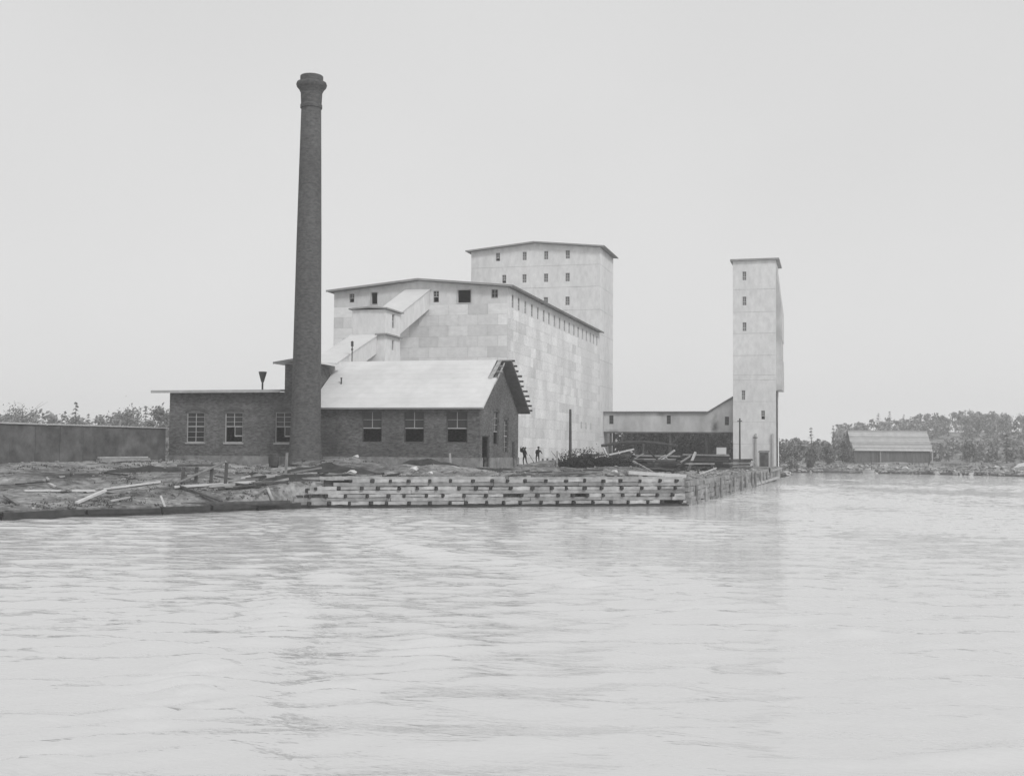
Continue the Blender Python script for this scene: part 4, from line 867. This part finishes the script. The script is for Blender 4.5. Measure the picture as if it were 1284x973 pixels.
# trestle frame by the left bank
tz = hz(-44, 76.3)
tr = thing('trestle_frame', 'weathered wooden trestle with a slanting brace on the left bank', 'trestle', (-44, 76.3, tz))
MB().beam((-45.4, 76.3, 2.94), (-42.2, 76.4, 3.02), .17, .15).build('top_rail', 'wood_old', tr)
for x_, zt_ in ((-44.95, 2.84), (-43.9, 2.86), (-42.7, 2.9), (-41.55, 3.2)): MB().beam((x_-.1, 76.35, hz(x_, 76.35)-.3), (x_, 76.35, zt_), .18, .18).build('leg', 'wood_old', tr)
MB().beam((-45.4, 76.05, 1.65), (-41.5, 76.1, 3.28), .18, .15).build('brace', 'wood_mid', tr)
plank(gp(-44.6, 74.6, .15), gp(-40.0, 77.6, .18), .3, .16, 'plank_bright', 'pale plank lying below the trestle frame')
plank(gp(-44.6, 74.9, .2), gp(-40.2, 73.2, .15), .18, .12, 'wood_old', 'long slanting pole running from the trestle down to the water')
# left bank planks
plank(gp(-45.7, 65.0, .1), (-45.4, 67.6, 1.45), .24, .14, 'plank_bright', 'bright plank tilted on the left mud bank')
plank(gp(-52.4, 68.8, .1), gp(-49.6, 72.6, .12), .28, .12, 'plank_bright', 'long pale timber lying along the left bank top')
plank(gp(-49.3, 73.2, .1), gp(-46.6, 76.0, .12), .24, .12, 'plank_bright', 'second pale timber end to end along the left bank top')
plank(gp(-50.7, 64.7, .2), gp(-47.9, 62.4, .1), .2, .1, 'wood_mid', 'grey plank at the left edge sloping down to the water')
plank(gp(-42.0, 68.6, .5), gp(-41.2, 67.8, .05), .14, .1, 'wood_pale', 'short leaning stick at the left bank edge')
plank(gp(-44.2, 66.4, .12), gp(-43.6, 67.6, .3), .18, .1, 'wood_pale', 'short pale offcut beside the bright tilted plank')
lp = thing('plank_pile', 'small pile of pale planks in front of the long dark shed', 'plank pile', gp(-58.5, 90))
for k in range(5):
    z = hz(-58.5, 90)+.12+.13*(k//2); o_ = random.uniform(-.3, .3); MB().beam((-58.9+.28*(k % 2), 86.8+o_, z), (-58.3+.28*(k % 2), 93+o_, z+.02), .26, .1).build('plank', 'wood_pale', lp)
# barrel
bc = gp(-45.8, 92.2); ba = thing('barrel', 'dark wooden barrel standing left of the chimney foot', 'barrel', bc)
MB().lathe([(.36, bc.z), (.43, bc.z+.35), (.45, bc.z+.6), (.43, bc.z+.85), (.36, bc.z+1.2)], (bc.x, bc.y), 16).build('staves', 'wood_dark', ba, True)
for z in (.15, .42, .8, 1.05):
    rr_ = .36+.09*math.sin(math.pi*(z/1.2)); MB().lathe([(rr_+.02, bc.z+z-.03), (rr_+.02, bc.z+z+.03)], (bc.x, bc.y), 16).build('hoop', 'metal_dark', ba)
plank(gp(-41.3, 85.2, -.2), gp(-41.2, 85.2, 1.7), .16, .16, 'wood_mid', 'thin upright stake right of the barrel', name='stake', cat='stake')
plank(gp(-41.0, 85.4, .1), gp(-39.2, 87.2, .5), .22, .12, 'wood_mid', 'grey plank leaning on the dirt mound below the chimney')
plank(gp(-32.6, 99.8, -.2), gp(-32.7, 99.8, 1.35), .22, .12, 'wood_pale', 'pale upright stake in front of the gabled brick house', name='stake', cat='stake')
# debris at the left end of the crib
rs = np.random.RandomState(4)
for k in range(34):
    x = rs.uniform(-42.5, -33.0); t = (x+42.5)/9.5; y = 74.5+t*7+rs.uniform(.2, 7.5); s, _ = shore_info(np.array([x]), np.array([y]))
    if s[0] < .15: y += 1.2
    L2 = rs.uniform(.8, 2.6); a = rs.normal(.5, .35); dx, dy = math.cos(a)*L2/2, math.sin(a)*L2/2; m = ['wood_pale', 'wood_mid', 'wood_dark', 'wood_dark'][rs.randint(4)]
    z = max(hz(x, y), .3)+.12; dz = rs.normal(0, .12)
    loose((x-dx, y-dy, z-dz), (x+dx, y+dy, z+dz+.1), rs.uniform(.14, .28), rs.uniform(.1, .2), m, 'weathered timber strewn', 'on the mud left of the broken crib end', 'against the broken left end of the crib', (0, -37.8), 'timber', 'timber')
log(gp(-37.9, 76.3, .2), (-38.3, 76.2, hz(-37.9, 76.3)+1.2), .12, .10, 'wood_pale', 'bright upright stump at the broken crib end')
log((-41.5, 70.2, .42), (-36.6, 76.2, .5), .2, .16, 'wood_dark', 'dark wet log half afloat along the left shore')
for k in range(30):
    x = rs.uniform(-57, -38); y = rs.uniform(70, 98); s, _ = shore_info(np.array([x]), np.array([y]))
    if s[0] < .6: continue
    L2 = rs.uniform(.7, 2.8); a = rs.uniform(0, 3.14); dx, dy = math.cos(a)*L2/2, math.sin(a)*L2/2; z = hz(x, y)+.08
    loose((x-dx, y-dy, z), (x+dx, y+dy, z+rs.uniform(0, .25)), rs.uniform(.1, .24), .1, ['wood_dark', 'wood_mid', 'wood_pale'][rs.randint(3)], 'loose board lying', 'on the left bank below the long dark shed', 'on the left bank below the brick wing', (0, -48))
for k in range(22):
    x = rs.uniform(-34, -15); y = 80+(x+34)*.64+rs.uniform(3, 14)
    if in_build(x, y): continue
    L2 = rs.uniform(.8, 3.0); a = rs.normal(.5, .5); dx, dy = math.cos(a)*L2/2, math.sin(a)*L2/2; z = hz(x, y)+.08
    loose((x-dx, y-dy, z), (x+dx, y+dy, z+rs.uniform(0, .15)), rs.uniform(.1, .24), .1, ['wood_dark', 'wood_mid', 'wood_dark'][rs.randint(3)], 'loose board lying', 'above the crib before the gabled house', 'above the right half of the crib', (0, -25))
def boulder(x, y, r, m, label, group=None):
    V, F_ = hull_faces(rock_pts((0, 0, 0), r)+rock_pts((0, 0, 0), r*.95)); o = MB().add(V, F_).build('boulder', m); o.location = gp(x, y, r*.25); return tag(o, label, 'boulder', group)
boulder(-37.6, 89.6, .42, 'rock_pale', 'pale boulder above the left end of the crib'); boulder(-33.6, 93.0, .5, 'rock_pale', 'larger pale boulder above the crib left of the house door'); boulder(-32.0, 92.6, .35, 'rock_pale', 'small pale stone right of the larger boulder above the crib')
boulder(-18.7, 103.2, .35, 'rock_pale', 'pale stone at the left end of the long squared timber'); boulder(-41.4, 99.5, .38, 'rock_pale', 'pale stone against the house foundation by the left window'); boulder(-36.8, 100.4, .4, 'rock_pale', 'pale stone against the house foundation by the middle window')
boulder(-57.2, 98.5, .4, 'rock', 'grey stone at the foot of the brick wing')
boulder(14, 267.5, .9, 'rock_pale', 'pale boulder on the shore before the far shed'); boulder(36, 256, 2.0, 'rock_pale', 'largest pale boulder on the far right shore'); boulder(43, 254, 1.6, 'rock', 'grey boulder at the far right edge of the shore'); boulder(27, 259, 1.2, 'rock', 'grey boulder on the shore right of the far shed')
# long timbers on the right of the yard
plank(gp(-17.6, 103.6, .16), gp(-12.9, 106.2, .2), .34, .3, 'plank_bright', 'long squared pale timber lying parallel to the crib', name='timber', cat='timber')
plank(gp(-24.4, 107.4, .2), gp(-18.0, 102.4, .15), .28, .2, 'wood_mid', 'long grey timber slanting down the yard towards the crib', name='timber', cat='timber')
plank(gp(-24.6, 105.6, .1), gp(-18.4, 100.8, .1), .22, .14, 'wood_dark', 'long dark timber beside the slanting grey one', name='timber', cat='timber')
plank(gp(-24.6, 124.0, .9), (-20.6, 125.0, hz(-20.6, 125)+2.0), .26, .16, 'plank_bright', 'pale plank sticking up at a slant from the dark lumber piles')
# brush heap
bh = MB(); rs = np.random.RandomState(31)
def heap_xy(t, j=1.0): return -24.9+t*6.6+rs.normal(0, .25)*j, 109.6+t*2.0+rs.uniform(-.9, 1.2)*j
for k in range(90):
    t = rs.rand()**1.2; x, y = heap_xy(t); h = 1.9*(1-t)**.8*(.35+.65*float(nss(0., .2, np.array(t))))+.4+.25*math.sin(t*19)
    leaf_quads(bh, (x, y, hz(x, y)+h*rs.uniform(.1, .9)), .62, .62, .34, 45, .08, rs)
for k in range(190):
    t = rs.rand(); x, y = heap_xy(t); z = hz(x, y); a = rs.uniform(0, 6.28); bh.tube((x, y, z+.2), (x+1.1*math.cos(a), y+1.1*math.sin(a), z+rs.uniform(.2, 1.75)*(1-t*.7)), .045, .015, 5)
for k in range(26):
    t = k/26; x, y = heap_xy(t, .5); r = (.72*(1-t)**.5+.3)*(.6 if k < 2 else 1)*rs.uniform(.75, 1.15); V, F_ = protos[k % 10]; bh.add([(x+v.x*r, y+v.y*r, hz(x, y)+r*.55+v.z*r) for v in V], F_)
tag(bh.build('brush_heap', 'brush'), 'large dark heap of cut brush below the side wall of the grain store', 'brush heap')
plank(gp(-25.2, 109.0, -.2), gp(-25.2, 109.0, 1.5), .22, .14, 'frame', 'pale stake at the left end of the brush heap', name='stake', cat='stake')
po = thing('mast_pole', 'tall thin dark pole rising from the brush heap before the grain store', 'pole', gp(-24.6, 112)); pz = hz(-24.6, 112)
MB().tube((-24.6, 112, pz-.5), (-24.62, 112, 8.2), .16, .11, 9).build('pole', 'wood_dark', po)
# lumber stacks and wreckage piles right of it
def lumber_stack(x, y, rz, nx, nz, ln, label, seed):
    r_ = random.Random(seed); t = thing('lumber_stack', label, 'lumber stack', gp(x, y), 'dark lumber stacks in the yard'); ca, sa = math.cos(rz), math.sin(rz); z = hz(x, y)
    for j in range(nz):
        for i in range(nx):
            if j and r_.random() < .18: continue
            o = r_.uniform(-.4, .4); k = (i-nx/2)*.34+r_.uniform(-.05, .05); l2 = ln/2*r_.uniform(.8, 1.05)
            c = Vector((x-sa*k+ca*o, y+ca*k+sa*o, z+.12+j*.21)); d = Vector((ca, sa, r_.uniform(-.02, .02)))*l2
            MB().beam(c-d, c+d, .28, .16).build('plank', r_.choice(['wood_dark', 'wood_dark', 'pile', 'pile', 'wood_mid']), t)
lumber_stack(-21.2, 120.5, .35, 6, 6, 4.5, 'dark lumber stack at the right end of the brush heap', 1)
lumber_stack(-17.4, 121.5, .2, 5, 5, 4.0, 'dark lumber stack behind the long squared timber', 2)
lumber_stack(-15.2, 127.0, .5, 5, 6, 5.0, 'untidy dark lumber stack in the middle of the right yard', 3)
lumber_stack(-14.6, 140.0, .1, 6, 8, 5.5, 'neat dark lumber stack before the door panel', 4)
lumber_stack(-20.5, 138.0, .6, 6, 7, 6.0, 'dark lumber stack nearest the gallery middle post', 5)
lumber_stack(-27.0, 143.0, .2, 6, 7, 6.0, 'dark lumber stack beside the foot of the grain store', 6)
lumber_stack(-13.0, 156.0, .3, 6, 7, 5.0, 'dark lumber stack closest to the slim tower', 7)
rs = np.random.RandomState(77)
for k in range(46):
    x = rs.uniform(-24, -12.6); y = rs.uniform(114, 146); z = hz(x, y); L2 = rs.uniform(1.2, 3.6); a = rs.uniform(0, 3.14); el_ = rs.uniform(0, .7); d = Vector((math.cos(a)*math.cos(el_), math.sin(a)*math.cos(el_), math.sin(el_)))*L2
    loose((x, y, z+.05), Vector((x, y, z+.05))+d, rs.uniform(.12, .28), rs.uniform(.1, .2), ['wood_dark', 'pile', 'wood_dark', 'wood_mid', 'wood_pale'][rs.randint(5)], 'broken timber tangled', 'in the lumber heaps beside the brush heap', 'in the lumber heaps towards the slim tower', (0, -18), 'timber', 'timber')
bm_ = thing('spar', 'long dark bowed spar propped on posts under the level gallery', 'spar', gp(-27, 165))
pts = [(-32.4+k*1.2, 168+.05*k, 5.0+.55*math.sin(math.pi*k/9)) for k in range(10)]
s_ = MB()
for k in range(9): s_.tube(pts[k], pts[k+1], .2, .2, 8)
s_.build('boom', 'wood_dark', bm_)
for k in (1, 5, 8): MB().tube((pts[k][0], pts[k][1], 1.9), (pts[k][0], pts[k][1], pts[k][2]), .16, .14, 7).build('prop', 'wood_dark', bm_)
# poles and boards by the tower
for x_, y_, zt, lab in ((-14.3, 185.5, 9.4, 'dark telegraph-like pole in front of the slim tower'), (-12.05, 186.5, 6.9, 'shorter pale pole right of the dark pole before the slim tower')):
    p_ = thing('pole', lab, 'pole', gp(x_, y_)); MB().tube((x_, y_, 1.2), (x_, y_, zt), .15, .11, 8).build('shaft', 'wood_dark' if zt > 8 else 'wood_mid', p_)
    MB().box(x_-.35, x_+.35, y_-.2, y_-.14, zt-.5, zt-.36).build('crossarm', 'wood_dark', p_)
dp = thing('door_panel', 'white door panel leaning upright by the foot of the slim tower', 'door', (-17.0, 180, 2.1)); zd = hz(-17, 180)
MB().box(-17.3, -15.85, 180, 180.08, zd+.3, zd+2.6).build('panel', 'roofing', dp); f_ = MB(); f_.box(-17.42, -17.31, 179.96, 180.12, zd, zd+2.75); f_.box(-15.84, -15.73, 179.96, 180.12, zd, zd+2.75); f_.box(-17.42, -15.73, 179.96, 180.12, zd+2.61, zd+2.72); f_.build('frame', 'wood_dark', dp)
hx = thing('tool_hut', 'small dark grey hut against the front of the slim tower', 'hut', (-10.9, 188.5, 2.06))
MB().box(-11.55, -10.2, 188.2, 189.6, 2.07, 4.2).build('wall', 'shed_wall', hx); MB().slab([(-11.7, 188.0, 4.22), (-10.05, 188.0, 4.22), (-10.05, 189.75, 4.45), (-11.7, 189.75, 4.45)], (0, 0, .08)).build('roof', 'roof_dark', hx)
MB().box(-11.3, -10.7, 188.13, 188.19, 2.1, 3.8).build('door', 'wood_dark', hx)
plank((-9.9, 150, .25), (-8.7, 188, .45), .4, .3, 'wood_pale', 'long pale floating timber along the wharf waterline below the tower', name='boom_timber', cat='timber')
# small boat on the far shore
bo = thing('rowing_boat', 'small white boat drawn up at the far shore before the shed', 'boat', (5.2, 263.5, .1))
bmv = []; bf = []
for i in range(9):
    t = i/8; hw = .75*math.sin(math.pi*min(1, t*.8+.2))**.6*(1 if t < .99 else .1); bmv += [(5.2+t*2.4, 263.3-hw, .62+.12*t), (5.2+t*2.4, 263.3-hw*.6, 0.0), (5.2+t*2.4, 263.3+hw*.6, 0.0), (5.2+t*2.4, 263.3+hw, .62+.12*t)]
for i in range(8):
    for j in range(3): bf.append((i*4+j, i*4+4+j, i*4+5+j, i*4+1+j))
bf += [(0, 1, 2, 3), (35, 34, 33, 32)]
MB().add(bmv, bf).build('hull', 'frame', bo); MB().box(6.2, 6.4, 262.7, 263.9, .6, .66).build('thwart', 'wood_mid', bo)
MB().tube((7.0, 263.3, .3), (7.05, 263.3, 2.6), .08, .05, 6).build('mast', 'wood_dark', bo)

# ------------------------------------------------------------------ people
def person(label, loc, rz, joints, extra):
    """joints: dict name->(pos, radius, parent)"""
    t = thing('person', label, 'person', loc); t.rotation_euler = (0, 0, rz); t['local'] = 1
    names = list(joints); me = bpy.data.meshes.new('body'); me.from_pydata([joints[k][0] for k in names], [(names.index(joints[k][2]), names.index(k)) for k in names if joints[k][2]], [])
    o = bpy.data.objects.new('body', me); COL.objects.link(o); attach(o, t)
    md = o.modifiers.new('Skin', 'SKIN'); md.use_smooth_shade = True
    for i, k in enumerate(names):
        sv = me.skin_vertices[0].data[i]; r_ = joints[k][1]; sv.radius = (r_, r_) if not isinstance(r_, tuple) else r_; sv.use_root = (k == 'pelvis')
    ss = o.modifiers.new('Subdivision', 'SUBSURF'); ss.levels = 1; ss.render_levels = 1
    me.materials.append(MATS['cloth_dark'])
    h = joints['head'][0]
    hd = MB(); prof = [(.02, h[2]-.12), (.065, h[2]-.09), (.085, h[2]-.03), (.092, h[2]+.03), (.085, h[2]+.09), (.05, h[2]+.125), (.01, h[2]+.135)]
    hd.lathe(prof, (h[0], h[1]), 14); hd.tube((h[0], h[1]-.085, h[2]), (h[0], h[1]-.115, h[2]-.02), .015, .02, 6); 
    for s_ in (-1, 1): hd.box(h[0]+s_*.088-.012, h[0]+s_*.088+.012, h[1]-.02, h[1]+.02, h[2]-.03, h[2]+.03)
    ho = hd.build('head', 'skin'); ho.parent = t
    hat = MB(); hat.lathe([(.17, h[2]+.055), (.17, h[2]+.07), (.10, h[2]+.075), (.095, h[2]+.16), (.06, h[2]+.185)], (h[0], h[1]), 16); x_ = hat.build('hat', 'cloth_dark'); x_.parent = t
    for s_ in ('l', 'r'):
        w_ = Vector(joints['hand_'+s_][0]); e_ = Vector(joints['elbow_'+s_][0]); d = (w_-e_).normalized(); side = d.orthogonal().normalized(); hm = MB()
        hm.beam(w_, w_+d*.09, .08, .03, side)
        for k, l in enumerate((.065, .08, .075, .055)):
            b0 = w_+d*.088+d.cross(side).normalized()*(.03-.02*k); hm.tube(b0, b0+d*l*.6+side*.005, .009, .009, 5); hm.tube(b0+d*l*.6+side*.005, b0+d*l+side*.03, .009, .007, 5)
        b0 = w_+d*.03+d.cross(side).normalized()*.04; hm.tube(b0, b0+d*.05+d.cross(side).normalized()*.03, .011, .009, 5)
        q_ = hm.build('hand', 'skin'); q_.parent = t
    for m_, nm, mt_ in extra:
        q_ = m_.build(nm, mt_); q_.parent = t
    return t
def figure(lean, arms, legs, hgt=1.0):
    p = Vector((0, 0, .92*hgt)); n_ = p+Vector((lean[0], lean[1], .52*hgt)); 
    J = {'pelvis': (p, (.16, .12), None), 'waist': (p.lerp(n_, .35), (.15, .11), 'pelvis'), 'chest': (p.lerp(n_, .75), (.18, .12), 'waist'), 'neck': (n_, .07, 'chest'), 'head': (n_+Vector((lean[0]*.25, lean[1]*.35, .18)), .05, 'neck')}
    for s, sg in (('l', -1), ('r', 1)):
        c = J['chest'][0]; J['shoulder_'+s] = (c+Vector((sg*.19, 0, .08)), .075, 'chest'); J['elbow_'+s] = (c+Vector(arms[s][0]), .052, 'shoulder_'+s); J['hand_'+s] = (c+Vector(arms[s][1]), .038, 'elbow_'+s)
        J['hip_'+s] = (p+Vector((sg*.10, 0, -.06)), .10, 'pelvis'); J['knee_'+s] = (Vector(legs[s][0]), .07, 'hip_'+s); J['ankle_'+s] = (Vector(legs[s][1]), .05, 'knee_'+s); J['toe_'+s] = (Vector(legs[s][1])+Vector((0, -.2, -.04)), .04, 'ankle_'+s)
    return {k: (tuple(v[0]), v[1], v[2]) for k, v in J.items()}
j1 = figure((-.04, -.18), {'l': ((-.36, -.12, .22), (-.26, -.20, .46)), 'r': ((.34, -.12, -.12), (.46, -.26, -.30))}, {'l': ((-.13, -.10, .48), (-.13, .02, .08)), 'r': ((.16, -.06, .48), (.22, .12, .08))})
sk = MB(); sk.lathe([(.05, -.42), (.22, -.36), (.26, -.1), (.25, .15), (.2, .36), (.05, .42)], (0, 0), 12)
sk.v = [(-.20+v[2]*.6, -.06+v[1], 1.50+v[0]*.85+v[2]*.12) for v in sk.v]
P1 = gp(-29.97, 115.4); person('dark-clothed person standing with a bulky sack on the shoulder beside the house', P1, R(-12), j1, [])
t_ = thing('sack', 'bulky dark sack held on the shoulder of the taller figure', 'sack', P1)
sk.v = [(P1.x+a*math.cos(R(-12))-b_*math.sin(R(-12)), P1.y+a*math.sin(R(-12))+b_*math.cos(R(-12)), P1.z+c) for a, b_, c in sk.v]; sk.build('bag', 'sack', t_, True); MB().tube((P1.x+.02, P1.y-.02, P1.z+1.70), (P1.x+.10, P1.y-.02, P1.z+1.74), .06, .10, 8).build('tied_neck', 'sack', t_)
plank(P1+Vector((.50, -.2, 1.05)), P1+Vector((1.05, .1, 0.02)), .05, .05, 'wood_dark', 'long tool handle slanting from the hand of the taller figure', name='long_tool', cat='tool')
j2 = figure((.10, -.26), {'l': ((-.22, -.22, -.22), (-.06, -.40, -.34)), 'r': ((.34, -.20, -.14), (.42, -.40, -.20))}, {'l': ((-.12, -.18, .44), (-.12, .02, .08)), 'r': ((.14, -.14, .44), (.15, .14, .08))}, .84)
P2 = gp(-28.75, 115.7); person('smaller stooping person in dark clothes right of the one with the sack', P2, R(10), j2, [])

# ------------------------------------------------------------------ haze in the air
hb = MB().box(-895, 895, -345, 875, -2.9, 42); hm = bpy.data.materials.new('haze'); hm.use_nodes = True; n = hm.node_tree.nodes; n.clear()
vo = n.new('ShaderNodeVolumePrincipled'); vo.inputs['Color'].default_value = (1, 1, 1, 1); vo.inputs['Density'].default_value = .0006; vo.inputs['Anisotropy'].default_value = 0.0
oo = n.new('ShaderNodeOutputMaterial'); hm.node_tree.links.new(vo.outputs[0], oo.inputs['Volume']); MATS['haze'] = hm
tag(hb.build('haze', 'haze'), 'pale even haze in the air over the harbour', 'haze', kind='stuff')
